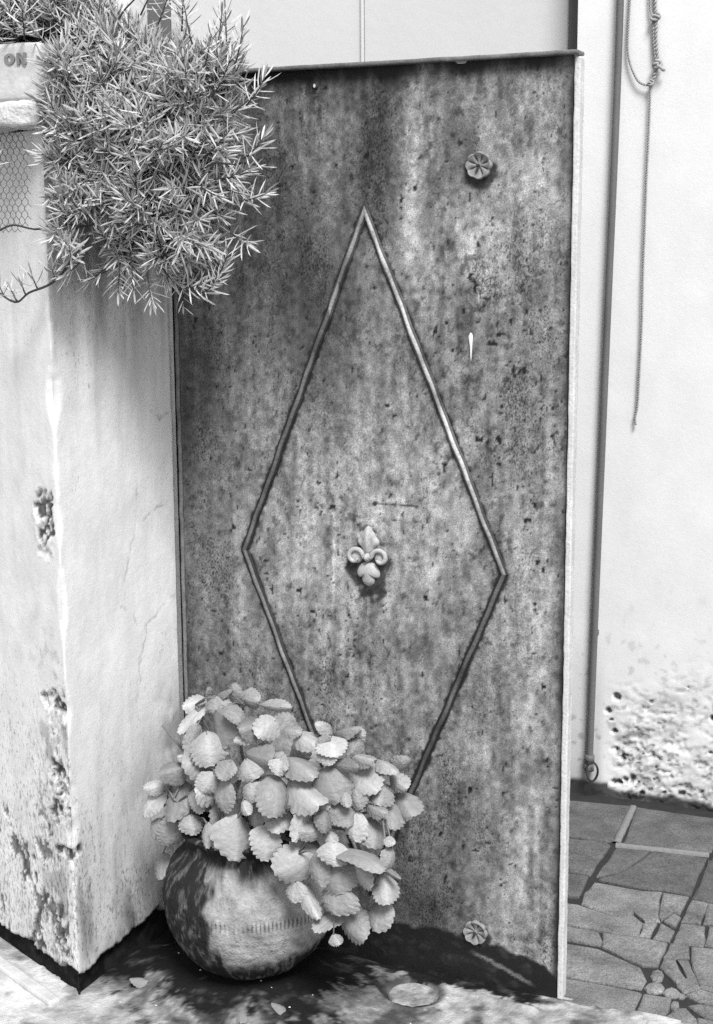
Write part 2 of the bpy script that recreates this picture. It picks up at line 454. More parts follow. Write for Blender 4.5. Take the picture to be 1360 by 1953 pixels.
LEAVES = [
(0.195,-0.230,0.662,0.158,-0.259,0.656,0.041),(0.203,-0.245,0.657,0.168,-0.300,0.613,0.030),(0.244,-0.271,0.685,0.254,-0.286,0.657,0.052),
(0.258,-0.293,0.662,0.273,-0.318,0.593,0.080),(0.248,-0.318,0.621,0.278,-0.350,0.578,0.069),(0.298,-0.260,0.670,0.292,-0.279,0.717,0.036),
(0.300,-0.262,0.692,0.348,-0.291,0.693,0.036),(0.223,-0.249,0.679,0.227,-0.261,0.702,0.019),(0.240,-0.258,0.686,0.278,-0.274,0.714,0.022),
(0.364,-0.289,0.689,0.433,-0.328,0.704,0.022),(0.375,-0.302,0.656,0.342,-0.345,0.654,0.047),(0.399,-0.299,0.663,0.379,-0.338,0.639,0.047),
(0.294,-0.305,0.683,0.329,-0.320,0.658,0.033),(0.357,-0.322,0.631,0.324,-0.339,0.622,0.022),(0.348,-0.328,0.595,0.411,-0.354,0.597,0.047),
(0.404,-0.334,0.594,0.444,-0.365,0.580,0.036),(0.200,-0.314,0.558,0.180,-0.323,0.566,0.017),(0.193,-0.308,0.536,0.147,-0.344,0.537,0.047),
(0.201,-0.321,0.547,0.242,-0.343,0.539,0.036),(0.313,-0.336,0.573,0.302,-0.363,0.546,0.041),(0.271,-0.334,0.540,0.263,-0.362,0.509,0.044),
(0.290,-0.333,0.526,0.295,-0.360,0.471,0.063),(0.125,-0.295,0.479,0.092,-0.319,0.480,0.028),(0.119,-0.285,0.466,0.078,-0.316,0.422,0.041),
(0.177,-0.302,0.494,0.176,-0.354,0.432,0.055),(0.217,-0.321,0.490,0.235,-0.345,0.454,0.033),(0.210,-0.327,0.435,0.221,-0.343,0.403,0.044),
(0.161,-0.310,0.408,0.155,-0.332,0.361,0.055),(0.108,-0.285,0.396,0.102,-0.308,0.362,0.025),(0.362,-0.340,0.539,0.377,-0.361,0.510,0.044),
(0.390,-0.338,0.506,0.394,-0.363,0.469,0.039),(0.349,-0.354,0.498,0.368,-0.372,0.481,0.022),(0.346,-0.330,0.580,0.368,-0.356,0.558,0.055),
(0.214,-0.299,0.627,0.202,-0.321,0.574,0.030),(0.428,-0.314,0.653,0.464,-0.327,0.659,0.027),(0.449,-0.302,0.644,0.508,-0.338,0.640,0.039),
(0.443,-0.327,0.597,0.509,-0.361,0.593,0.048),(0.437,-0.352,0.599,0.436,-0.370,0.577,0.033),(0.423,-0.344,0.558,0.457,-0.390,0.509,0.070),
(0.452,-0.329,0.551,0.532,-0.381,0.534,0.067),(0.493,-0.349,0.505,0.482,-0.378,0.441,0.033),(0.520,-0.315,0.579,0.557,-0.352,0.538,0.073),
(0.526,-0.282,0.653,0.537,-0.300,0.682,0.027),(0.524,-0.291,0.650,0.508,-0.318,0.678,0.024),(0.524,-0.271,0.644,0.581,-0.306,0.678,0.027),
(0.573,-0.274,0.634,0.577,-0.283,0.660,0.027),(0.531,-0.306,0.644,0.552,-0.333,0.622,0.054),(0.530,-0.317,0.648,0.510,-0.331,0.630,0.021),
(0.523,-0.321,0.623,0.536,-0.338,0.600,0.036),(0.586,-0.286,0.637,0.566,-0.307,0.616,0.033),(0.571,-0.292,0.609,0.624,-0.315,0.615,0.030),
(0.532,-0.302,0.587,0.602,-0.343,0.605,0.024),(0.574,-0.278,0.576,0.624,-0.315,0.551,0.060),(0.619,-0.261,0.594,0.661,-0.287,0.591,0.033),
(0.626,-0.221,0.553,0.672,-0.249,0.586,0.033),(0.639,-0.246,0.557,0.676,-0.260,0.542,0.033),(0.584,-0.309,0.544,0.602,-0.325,0.513,0.033),
(0.630,-0.273,0.543,0.630,-0.301,0.516,0.048),(0.601,-0.289,0.505,0.648,-0.319,0.509,0.027),(0.648,-0.224,0.514,0.690,-0.266,0.490,0.051),
(0.644,-0.252,0.495,0.663,-0.285,0.465,0.051),(0.608,-0.271,0.468,0.631,-0.312,0.439,0.057),(0.544,-0.311,0.516,0.584,-0.331,0.478,0.048),
(0.531,-0.342,0.500,0.545,-0.367,0.472,0.033),(0.523,-0.345,0.454,0.492,-0.373,0.469,0.039),(0.526,-0.325,0.453,0.553,-0.347,0.437,0.024),
(0.584,-0.310,0.491,0.587,-0.337,0.445,0.045),(0.424,-0.330,0.482,0.431,-0.364,0.448,0.048),(0.401,-0.352,0.447,0.407,-0.378,0.389,0.057),
(0.670,-0.359,0.469,0.692,-0.368,0.468,0.018),(0.685,-0.355,0.445,0.685,-0.382,0.423,0.030),(0.567,-0.323,0.540,0.579,-0.346,0.522,0.021),
(0.525,-0.328,0.531,0.521,-0.353,0.502,0.027),(0.568,-0.382,0.453,0.579,-0.406,0.420,0.053),(0.507,-0.328,0.396,0.462,-0.401,0.376,0.075),
(0.532,-0.376,0.420,0.541,-0.403,0.365,0.040),(0.566,-0.361,0.404,0.582,-0.403,0.370,0.075),(0.586,-0.361,0.435,0.680,-0.418,0.446,0.061),
(0.589,-0.350,0.406,0.652,-0.398,0.382,0.045),(0.471,-0.360,0.343,0.471,-0.383,0.312,0.048),(0.483,-0.352,0.336,0.535,-0.404,0.305,0.029),
(0.575,-0.378,0.356,0.572,-0.405,0.314,0.080),(0.571,-0.345,0.291,0.532,-0.402,0.276,0.045),(0.573,-0.351,0.296,0.626,-0.397,0.274,0.053),
(0.571,-0.394,0.262,0.588,-0.402,0.249,0.024),(0.663,-0.346,0.387,0.692,-0.386,0.360,0.048),(0.659,-0.343,0.328,0.650,-0.383,0.289,0.051),
(0.533,-0.366,0.305,0.526,-0.373,0.292,0.016),(0.657,-0.361,0.412,0.709,-0.386,0.404,0.011),(0.327,-0.338,0.451,0.340,-0.379,0.383,0.077),
(0.289,-0.343,0.433,0.292,-0.370,0.391,0.032),(0.256,-0.340,0.429,0.260,-0.369,0.392,0.027),(0.176,-0.287,0.330,0.200,-0.322,0.281,0.047),
(0.254,-0.312,0.352,0.250,-0.344,0.315,0.045),(0.097,-0.261,0.304,0.109,-0.297,0.265,0.037),]



def paving_stone(poly, k):
    r = random.Random(900 + k)
    P = [Vector((x, y)) for x, y in poly]
    area = sum(P[i].x * P[(i + 1) % len(P)].y - P[(i + 1) % len(P)].x * P[i].y for i in range(len(P)))
    if area < 0: P.reverse()
    # subdivide and roughen the outline
    c0 = sum(P, Vector((0, 0))) / len(P)
    P = [q + (q - c0).normalized() * .0035 for q in P]
    Q = []
    for i, a in enumerate(P):
        b = P[(i + 1) % len(P)]
        n = max(1, int((b - a).length / .035))
        for j in range(n):
            q = a.lerp(b, j / n)
            Q.append(q + Vector((r.uniform(-1, 1), r.uniform(-1, 1))) * .0022)
    c = sum(Q, Vector((0, 0))) / len(Q)
    size = max((q - c).length for q in Q)
    bm = bmesh.new()
    top = r.uniform(-.001, .002)
    tx, ty = r.uniform(-.008, .008), r.uniform(-.008, .008)

    def ring(off, z):
        out = []
        for q in Q:
            d = (q - c)
            d = d * max(.2, 1 - off / max(d.length, .004))
            out.append(bm.verts.new((c.x + d.x, c.y + d.y, z + tx * d.x + ty * d.y)))
        return out
    rings = [ring(.0, -.02), ring(.001, top - .005), ring(.004, top - .0018), ring(.011, top)]
    for a, b in zip(rings, rings[1:]):
        for i in range(len(Q)):
            j = (i + 1) % len(Q)
            bm.faces.new((a[i], a[j], b[j], b[i]))
    bm.faces.new(rings[-1])
    me = bpy.data.meshes.new('paving_stone')
    bm.to_mesh(me); bm.free()
    return link('paving_stone', me, M['slab' if (k < 6 or k in (17, 18)) else 'paver'], bed)


for k, s in enumerate(STONES):
    paving_stone(s, k)
# slabs that run on behind the gate and to the right, in the same courses
k = 100
for (y0, y1) in ((.905, 1.175), (.68, .87), (.47, .645), (.37, .455), (.265, .355), (.11, .25), (.015, .098)):
    for x0 in (-.9, -.46, -.01):
        j = RNG.uniform(-.05, .05)
        paving_stone([(x0 + j, y0), (x0 + .435 + j * .2, y0), (x0 + .435 + j * .2, y1), (x0 + j, y1)], k); k += 1
    for x0 in (1.30, 1.72):
        paving_stone([(x0, y0), (x0 + .41, y0), (x0 + .41, y1), (x0, y1)], k); k += 1
paving_stone([(1.112, .915), (1.29, .915), (1.29, 1.18), (1.112, 1.18)], 4)
paving_stone([(1.112, .80), (1.29, .80), (1.29, .895), (1.112, .895)], 5)
# pale mortar pointing round the big slab by the wall
for (xa, ya, xb, yb, w) in ((.829, 1.19, .846, .905, .011), (.848, .893, 1.098, .922, .012)):
    d = Vector((xb - xa, yb - ya)); nrm = Vector((-d.y, d.x)).normalized() * w
    bm = bmesh.new()
    n = 14
    vs = []
    for i in range(n + 1):
        p = Vector((xa, ya)) + d * (i / n)
        jit = .35 * math.sin(i * 2.1) * .004
        vs.append([bm.verts.new((p.x + nrm.x * (s + jit * 40), p.y + nrm.y * (s + jit * 40), z)) for s, z in ((-1, -.012), (-.8, .0005), (0, .0018), (.8, .0005), (1, -.012))])
    for a, b in zip(vs, vs[1:]):
        for q in range(4):
            bm.faces.new((a[q], a[q + 1], b[q + 1], b[q]))
    bmesh.ops.recalc_face_normals(bm, faces=bm.faces)
    me = bpy.data.meshes.new('mortar_joint'); bm.to_mesh(me); bm.free()
    link('mortar_joint', me, M['palemortar'], bed, smooth=True)

# --- low cement kerb strip along the left wall face
kb = box_mesh('kerb', -.9, .0, -.016, .016, -.01, .012, .006)
kb.transform(Matrix.Translation((-.075, -.445, 0)) @ Matrix.Rotation(math.radians(-25), 4, 'Z'))
kerb = link('kerb', kb, M['trough'], None, smooth=False)
tag(kerb, kind='structure')

# ================================================================== HOUSE WALL
house = empty('house_wall', (0, 1.25, 0))
tag(house, 'white plastered house wall with flaking foot and pale double door behind the gate', 'wall')
WY = 1.25


def wall_tone(x, z, seed):
    t = .77 + .02 * fbm(x * 3, z * 3, 4, seed) + .02 * fbm(x * 22, z * 16, 3, seed + 5)
    return t


# right part: dense near the foot
xs = axis([(.60, 1.34, .005), (1.34, 1.9, .03), (1.9, 5.5, .4)])
zs = axis([(-.03, .52, .005), (.52, 2.5, .02), (2.5, 4.2, .3)])
X, Z = np.meshgrid(xs, zs, indexing='ij')
rough = sstep(.46, .10, Z + .10 * fbm(X * 5, Z * 5, 3, 50)) * sstep(.725, .80, X + .02 * fbm(X * 20, Z * 20, 2, 51))
D = .0012 * fbm(X * 4, Z * 4, 3, 52)
rid = 1 - np.abs(fbm(X * 18, Z * 26, 4, 53))
flake = sstep(.05, .16, fbm(X * 9, Z * 13, 4, 53) + .25 * (rough - .5))          # plaster skin that has come away in flakes
crev = sstep(.16, .03, np.abs(fbm(X * 15, Z * 24, 4, 56))) * rough
D = D + rough * (.0065 * fbm(X * 9, Z * 14, 3, 54) - .0035 * flake * (.4 + rid * .6) + .0022 * fbm(X * 48, Z * 64, 3, 55)) - .004 * crev * sstep(.1, .5, fbm(X * 7, Z * 9, 3, 67))
hole_dark = np.zeros_like(X)
rr = np.random.RandomState(5)
holes = [(.756, .309, .012), (.733, .262, .010), (.742, .235, .007), (.752, .20, .009), (.78, .12, .010), (.79, .05, .010), (.755, .04, .012)]
for i in range(22):
    holes.append((rr.uniform(.76, 1.2), .36 * rr.uniform(0, 1) ** 1.5 + .01, .003 + .011 * rr.uniform(0, 1) ** 2))
for hx, hz, hr in holes:
    dd = np.hypot(X - hx, (Z - hz) * rr.uniform(.8, 1.4)) + .35 * hr * fbm(X * 90 + hx * 40, Z * 90, 2, 57)
    mk = sstep(hr, hr * .55, dd)
    D = D - .016 * mk
    hole_dark = np.maximum(hole_dark, mk * sstep(.0, .006, hr - .003))
# thin cracks
crack = np.abs(fbm(X * 7, Z * 11, 3, 58))
ck = sstep(.03, .008, crack) * sstep(.30, .12, Z + .08 * fbm(X * 8, Z * 8, 2, 59)) * (X > .74)
D = D - .007 * ck
tone = wall_tone(X, Z, 60)
tone = tone - .10 * rough * flake - .26 * rough * sstep(.25, .9, fbm(X * 34, Z * 50, 4, 61)) - .05 * rough
tone = tone * (1 - .35 * crev * sstep(-.1, .5, fbm(X * 20, Z * 20, 3, 66)))
pit = sstep(.42, .62, fbm(X * 52, Z * 66, 3, 68)) * rough
D = D - .005 * pit
tone = tone * (1 - .45 * pit)
tone = tone * (1 - .60 * hole_dark) * (1 - .45 * ck)
footd = sstep(.030, .010, Z + .012 * fbm(X * 14, Z * 14, 3, 62) - .012 * (X < .74))
tone = tone * (1 - .9 * footd)
leftfoot = sstep(.55, .0, Z + .05 * fbm(X * 12, Z * 5, 3, 63)) * sstep(.73, .70, X)
tone = tone * (1 - .36 * leftfoot)
spl = sstep(.55, .75, fbm(X * 40, Z * 40, 3, 64)) * sstep(.8, .1, Z)
tone = tone * (1 - .35 * spl)
tone = np.clip(tone, .03, .84)
wr = link('wall', grid_mesh('wall', np.stack([X, WY - D, Z], -1), {'tone': tone}), M['wall'], house)

# left part of the wall and the reveals of the doorway
xs = axis([(-6, -2, .5), (-2, -.84, .04)]); zs = axis([(-.03, 4.2, .05)])
X, Z = np.meshgrid(xs, zs, indexing='ij')
link('wall', grid_mesh('wall', np.stack([X, WY + .0015 * fbm(X * 4, Z * 4, 3, 70), Z], -1), {'tone': wall_tone(X, Z, 71)}), M['wall'], house)
for xx, fl in ((-.84, False), (.60, True)):
    ysr = axis([(WY, WY + .14, .02)])
    Yg, Zg = np.meshgrid(ysr, zs, indexing='ij')
    link('reveal', grid_mesh('reveal', np.stack([np.full_like(Yg, xx), Yg, Zg], -1), {'tone': wall_tone(Yg, Zg, 72)}, flip=fl), M['wall'], house)
xs = axis([(-.84, .60, .04)]); zs2 = axis([(2.75, 4.2, .05)])
X, Z = np.meshgrid(xs, zs2, indexing='ij')
link('lintel_wall', grid_mesh('lintel_wall', np.stack([X, WY + 0 * X, Z], -1), {'tone': wall_tone(X, Z, 73)}), M['wall'], house)
# door: frame, two leaves
DY = WY + .10
link('door_jamb', box_mesh('door_jamb', -.838, -.755, DY, DY + .07, 0, 2.74, .003), M['frame'], house)
link('door_jamb', box_mesh('door_jamb', .545, .598, DY, DY + .07, 0, 2.74, .003), M['frame'], house)
link('door_head', box_mesh('door_head', -.753, .543, DY, DY + .07, 2.66, 2.74, .003), M['frame'], house)
for (a, b) in ((-.753, -.1015), (-.0955, .543)):
    link('door_leaf', box_mesh('door_leaf', a, b, DY + .022, DY + .06, .01, 2.655, .003), M['door'], house)
link('cover_strip', box_mesh('cover_strip', -.1035, -.0935, DY + .012, DY + .0215, .01, 2.655, .003), M['door'], house)
link('door_stop', box_mesh('door_stop', -.7545, -.727, DY + .004, DY + .0215, .01, 2.655, .003), M['trough'], house)

# --- pipe down the house wall
dp = empty('drain_pipe', (.69, 1.2, .05))
tag(dp, 'thin grey pipe leaning slightly down the white wall beside the gate', 'pipe')
Tubes().add(spline([(.7255, 1.228, 3.6), (.7235, 1.228, 2.3), (.708, 1.228, 1.4), (.6935, 1.228, .62), (.685, 1.228, .075)], 10), .0100, 14).build('pipe', M['pipe'], dp)
for z, x in ((.115, .6857), (.085, .685)):
    Tubes().add([(x, 1.228, z - .011), (x, 1.228, z - .009), (x, 1.228, z + .009), (x, 1.228, z + .011)], [.0105, .0145, .0145, .0105], 16).build('collar', M['pipe'], dp)
lp = [(.70 + .021 * math.sin(t) * (.8 + .2 * math.cos(t)), 1.205 - .004 * math.sin(t * 2), .082 + .030 * math.cos(t)) for t in np.linspace(.1, 2 * PI * .93, 22)]
Tubes().add(lp, .0035, 8).build('wire_loop', M['dark'], dp)
for z, x in ((2.52, .7238), (.50, .692)):
    link('bracket', box_mesh('bracket', x - .008, x + .008, 1.236, 1.252, z - .008, z + .008, .002), M['pipe'], dp)

# --- rope hanging on the wall
rope = empty('rope', (.80, 1.235, 1.12))
tag(rope, 'knotted twisted rope with a loop hanging down the white wall', 'rope')


def rope_tube(pts, r, parent, turns_per_m=70, name='strand'):
    P = spline(pts, 14)
    L = [0]
    for a, b in zip(P, P[1:]): L.append(L[-1] + (b - a).length)
    # resample evenly
    n = max(8, int(L[-1] / .0022))
    R_ = []
    j = 0
    for i in range(n + 1):
        s = L[-1] * i / n
        while j < len(L) - 2 and L[j + 1] < s: j += 1
        t = (s - L[j]) / max(1e-9, L[j + 1] - L[j])
        R_.append(P[j].lerp(P[j + 1], t))
    for ph in (0, PI):
        pts2 = []
        for i, p in enumerate(R_):
            t = (R_[min(i + 1, n)] - R_[max(i - 1, 0)]).normalized()
            a = t.cross(Vector((0, 1, 0)))
            if a.length < .05: a = t.cross(Vector((1, 0, 0)))
            a.normalize(); b = t.cross(a)
            th = ph + 2 * PI * turns_per_m * L[-1] * i / n
            pts2.append(p + (a * math.cos(th) + b * math.sin(th)) * r * .62)
        Tubes().add(pts2, r * .62, 6).build(name, M['rope'], parent)


RY = 1.236
rope_tube([(.811, RY, 2.056), (.810, RY, 1.95), (.807, RY, 1.80), (.806, RY, 1.68), (.8045, RY, 1.55), (.805, RY, 1.40), (.802, RY, 1.27), (.7995, RY, 1.18), (.7935, RY, 1.145), (.7955, RY, 1.122)], .0032, rope)
rope_tube([(.753, RY, 2.40), (.748, RY, 2.28), (.745, RY, 2.17), (.752, RY, 2.12), (.772, RY, 2.075), (.79, RY, 2.060), (.810, RY, 2.056)], .0032, rope)
rope_tube([(.800, RY, 2.40), (.803, RY, 2.28), (.806, RY, 2.25), (.815, RY - .006, 2.236), (.826, RY - .006, 2.226)], .0028, rope)
rope_tube([(.816, RY, 2.40), (.817, RY, 2.28), (.820, RY, 2.235), (.823, RY, 2.17), (.829, RY, 2.115), (.822, RY, 2.085), (.811, RY, 2.056)], .0048, rope, 45)
rope_tube([(.812, RY, 2.235), (.815, RY, 2.19), (.820, RY, 2.14), (.828, RY, 2.11)], .0036, rope, 55)
for (cx, cz, s, ph) in ((.820, 2.228, .010, .3), (.829, 2.104, .010, 1.2), (.812, 2.056, .0065, .8)):
    pts = []
    for t in np.linspace(0, 2.3 * PI, 26):
        pts.append((cx + s * math.cos(t + ph) * 1.1, RY - .006 - .003 * math.sin(2 * t), cz + s * .75 * math.sin(t + ph) + .0012 * t))
    Tubes().add(pts, s * .42, 8).build('knot', M['rope'], rope)
Tubes().add(spline([(.829, RY - .008, 2.106), (.838, RY - .010, 2.102), (.846, RY - .008, 2.094), (.850, RY - .006, 2.096)], 5), [.0045] * 15 + [.002], 8).build('loose_end', M['rope'], rope)
for z in (2.405,):
    Tubes().add([(.783, 1.256, z), (.783, 1.215, z), (.783, 1.21, z + .012)], .005, 8).build('hook', M['dark'], rope)
Tubes().add([(.748, RY, 2.402), (.783, RY - .01, 2.412), (.82, RY, 2.402)], .004, 8).build('strand', M['rope'], rope)

# ================================================================== GARDEN WALL (left), with cap slab and wire netting
gw = empty('garden_wall', (-.2, -.25, 0))
tag(gw, 'chipped white plaster garden wall corner at the left with a stone cap', 'wall')
A = np.array([-.043, -.403]); DLv = np.array([-.906, .423]); DRv = np.array([.1012, .9949])
NL = np.array([-.423, -.906]); NR = np.array([.9949, -.1012])
WTOP = 1.862
ss = axis([(-1.3, -.42, .04), (-.42, .405, .0045)])
zs = axis([(-.03, WTOP, .0055)])
S, Z = np.meshgrid(ss, zs, indexing='ij')
px = np.where(S < 0, A[0] + DLv[0] * -S, A[0] + DRv[0] * S)
py = np.where(S < 0, A[1] + DLv[1] * -S, A[1] + DRv[1] * S)
w = sstep(-.03, .03, S)
nx = NL[0] * (1 - w) + NR[0] * w; ny = NL[1] * (1 - w) + NR[1] * w
nl = np.hypot(nx, ny); nx /= nl; ny /= nl
D = .0018 * fbm(S * 3.2, Z * 2.4, 2, 80) + .0005 * fbm(S * 22, Z * 18, 3, 81)
# worn, wavy arris
arris = .012 + .016 * fbm(Z * 9, Z * 0 + 3, 4, 82)
D = D - np.clip(arris - np.abs(S), 0, 1) * .40
tone = .73 + .04 * fbm(S * 5, Z * 3, 4, 83) + .05 * fbm(S * 30, Z * 16, 4, 84)
streak = fbm(S * 42, Z * 2.6, 4, 85)
tone = tone - .08 * np.clip(streak, 0, 1) * (.4 + .6 * sstep(.9, .3, Z) + .6 * sstep(1.1, 1.5, Z))
# streaky grey under the netting / bush, fading downwards
run = sstep(1.20, 1.62, Z + .10 * fbm(S * 30, Z * 2, 3, 86)) * sstep(-.02, .02, S)
tone = tone * (1 - run * (.24 + .30 * np.clip(fbm(S * 34, Z * 3, 4, 87) + .2, 0, 1)))
# damp and algae on the lower right face
low = sstep(.62, .12, Z + .14 * fbm(S * 7, Z * 5, 4, 88)) * sstep(-.01, .03, S)
tone = tone * (1 - low * (.18 + .50 * np.clip(fbm(S * 26, Z * 7, 4, 89) + .15, 0, 1)))
hz = sstep(.24, .40, S) * sstep(.75, .45, Z + .05 * fbm(S * 20, Z * 9, 3, 90))
tone = tone * (1 - .62 * hz * np.clip(.5 + fbm(S * 22, Z * 16, 4, 91), 0, 1))
# mottled grime on the left face
ml = fbm(S * 26, Z * 20, 4, 92)
tone = np.where(S < 0, tone * (1 - .42 * sstep(.20, .60, ml) * sstep(1.05, .55, Z) * sstep(-.26, -.04, S)), tone)
# peeled patches low on the left face
pl = fbm(S * 24, Z * 17, 5, 93, .65) + .55 * np.exp(-(((S + .13) / .09) ** 2 + ((Z - .20) / .16) ** 2)) - .08 * np.abs(fbm(S * 60, Z * 50, 2, 94))
peel = sstep(.52, .66, pl) * sstep(.50, .34, Z) * (S < -.012)
D = D - .004 * peel
tone = tone * (1 - peel) + (.17 + .09 * fbm(S * 60, Z * 60, 3, 95)) * peel
# broken chips beside the arris
for (s0, z0, a, b, dep, sd) in ((-.062, 1.098, .042, .026, .014, 1), (-.035, 1.062, .018, .036, .012, 2), (-.07, 1.035, .022, .022, .010, 3),
                                (-.055, .995, .030, .012, .007, 9),
                                (-.050, .672, .045, .024, .018, 4), (-.045, .625, .034, .045, .006, 5),
                                (-.040, .505, .030, .048, .020, 6), (-.048, .435, .034, .040, .018, 7), (-.02, .335, .05, .012, .010, 8),
                                (-.055, .115, .022, .014, .010, 12), (-.10, .15, .03, .02, .006, 13)):
    q = np.hypot((S - s0) / a, (Z - z0) / b) + .55 * fbm(S * 38, Z * 46, 3, 100 + sd)
    mk = sstep(1.0, .80, q)
    inner = fbm(S * 75, Z * 75, 3, 120 + sd)
    D = D - mk * (dep * .6 * (.8 + .30 * inner))
    dk = mk * sstep(-.30, .15, inner + .2) if dep > .009 else mk * .25 * sstep(0, .4, inner)
    tone = tone * (1 - dk) + (.04 + .10 * vnoise(S * 120, Z * 120, 7)) * dk
    rim = sstep(1.25, 1.05, q) - mk
    D = D + .0015 * np.clip(rim, 0, 1)
# hair cracks
for (pts) in ([(.29, 1.03), (.34, 1.045), (.40, 1.05)], [(.26, .70), (.29, .78), (.33, .80), (.37, .825), (.40, .83)], [(.20, .845), (.23, .83), (.25, .80)], [(.27, 1.12), (.26, 1.02), (.22, .92), (.20, .88)], [(.33, 1.27), (.36, 1.25), (.40, 1.26)], [(.24, .58), (.26, .66), (.255, .72)]):
    for (a0, a1), (b0, b1) in zip(pts, pts[1:]):
        vx, vz = b0 - a0, b1 - a1
        sx = S + .004 * fbm(S * 50, Z * 50, 2, 130); zx = Z + .004 * fbm(S * 50, Z * 50, 2, 131)
        t = np.clip(((sx - a0) * vx + (zx - a1) * vz) / (vx * vx + vz * vz), 0, 1)
        dd = np.hypot(sx - a0 - t * vx, zx - a1 - t * vz)
        ck = sstep(.0035, .0005, dd)
        D = D - .0004 * ck; tone = tone * (1 - .34 * ck * np.clip(.7 + fbm(S * 30, Z * 30, 2, 132), 0, 1))
# ragged lower edge of the plaster: dark wet footing set back below it
foot = np.where(S < 0, .058 - .02 * np.clip(-S, 0, .5), .050 + .10 * np.clip(S, 0, .4)) + .010 * fbm(S * 24, S * 0 + 1, 4, 133)
ft = sstep(.004, -.002, Z - foot)
D = D - .016 * ft
tone = tone * (1 - ft) + (.014 + .012 * fbm(S * 40, Z * 60, 3, 134)) * ft
lip = sstep(.035, .0, Z - foot) * (1 - ft) * (S > 0)
tone = tone * (1 - .10 * lip)
grit = .28 + .34 * sstep(.95, .2, Z + .15 * fbm(S * 6, Z * 6, 3, 136)) + .12 * np.clip(streak, 0, 1) * sstep(-.02, .02, S) + .35 * run + .25 * np.clip(fbm(S * 9, Z * 7, 4, 137), 0, 1) + .2 * sstep(1.2, .6, Z) * (S < 0)
grit = np.clip(grit, 0, .85)
tone = np.clip(tone, .005, .80)
P = np.stack([px + nx * D, py + ny * D, Z], -1)
link('plaster', grid_mesh('plaster', P, {'tone': tone, 'grit': grit}), M['plaster'], gw)
# core: closes the wall behind and on top, set back from the faces
B = A + DRv * .40; C = A + DLv * 1.28
core = [(A[0] - .012, A[1] + .04), (B[0] - .03, B[1] - .01), (B[0] - .03, B[1] + .30), (C[0] + .03, C[1] + .35), (C[0] + .02, C[1] + .03)]
me = mesh('masonry_core', [(x, y, z) for z in (-.03, WTOP - .004) for x, y in core], [tuple(range(5))[::-1], tuple(range(5, 10))] + [(i, (i + 1) % 5, (i + 1) % 5 + 5, i + 5) for i in range(5)])
link('masonry_core', me, M['trough'], gw)
# dark bar added behind the hinge gap to block light
link('gap_blocker', box_mesh('gap_blocker', -.012, .022, .034, .062, .0, 1.97, .003), M['dark'], gw)


def rough_slab(name, x0, x1, y0, y1, z0, z1, seed, amp, mat, parent, cell=.012):
    bm = bmesh.new()
    bmesh.ops.create_cube(bm, size=1.0)
    for v in bm.verts:
        v.co = Vector((x0 + (v.co.x + .5) * (x1 - x0), y0 + (v.co.y + .5) * (y1 - y0), z0 + (v.co.z + .5) * (z1 - z0)))
    bmesh.ops.bevel(bm, geom=list(bm.edges), offset=.010, segments=2, profile=.6, affect='EDGES')
    cuts = max(1, int((x1 - x0) / cell))
    for ax, lo, hi in ((0, x0, x1), (1, y0, y1), (2, z0, z1)):
        n = int((hi - lo) / cell)
        for i in range(1, n):
            co = [0, 0, 0]; no = [0, 0, 0]; co[ax] = lo + (hi - lo) * i / n; no[ax] = 1
            bmesh.ops.bisect_plane(bm, geom=list(bm.verts) + list(bm.edges) + list(bm.faces), plane_co=co, plane_no=no)
    bm.normal_update()
    co = np.array([v.co[:] for v in bm.verts]); no = np.array([v.normal[:] for v in bm.verts])
    d = amp * fbm(co[:, 0] * 24 + co[:, 2] * 9, co[:, 1] * 24 + co[:, 2] * 31, 4, seed)
    co = co + no * d[:, None]
    for v, c in zip(bm.verts, co): v.co = c
    me = bpy.data.meshes.new(name); bm.to_mesh(me); bm.free()
    return link(name, me, mat, parent, smooth=True)


rough_slab('cap_slab', -.62, -.012, -.462, -.06, 1.8635, 1.912, 140, .005, M['stone'], gw)

# wire netting hung under the slab
net = Tubes()
cw, ch = .0150, .0165
rs = np.random.RandomState(8)
x_lo, x_hi, z_lo, z_hi = -.42, -.050, 1.652, 1.860
cols = int((x_hi - x_lo) / cw); rows = int((z_hi - z_lo) / (ch * .75))


def netp(i, j):
    # hexagon lattice vertices: j counts half rows
    x = x_lo + i * cw; z = z_hi - j
    return x, z


for r in range(rows):
    off = (r % 2) * cw * .5
    for c in range(cols):
        xc = x_lo + c * cw + off; zc = z_hi - r * ch * .75
        jx = .0010 * math.sin(xc * 90 + zc * 70); yy = -.4215 + .004 * math.sin(xc * 26) + .003 * math.sin(zc * 40 + xc * 9) + .010 * (z_hi - zc)
        top = (xc + jx, yy, zc); bot = (xc + jx, yy, zc - ch * .34)
        if zc - ch < z_lo + .012 * math.sin(xc * 60): continue
        for q in ((top, bot), (bot, (xc - cw * .5 + jx, yy, zc - ch * .75)), (bot, (xc + cw * .5 + jx, yy, zc - ch * .75))):
            net.add(q, .00075, 4, cap=False)
net.build('wire_netting', M['wire'], gw)

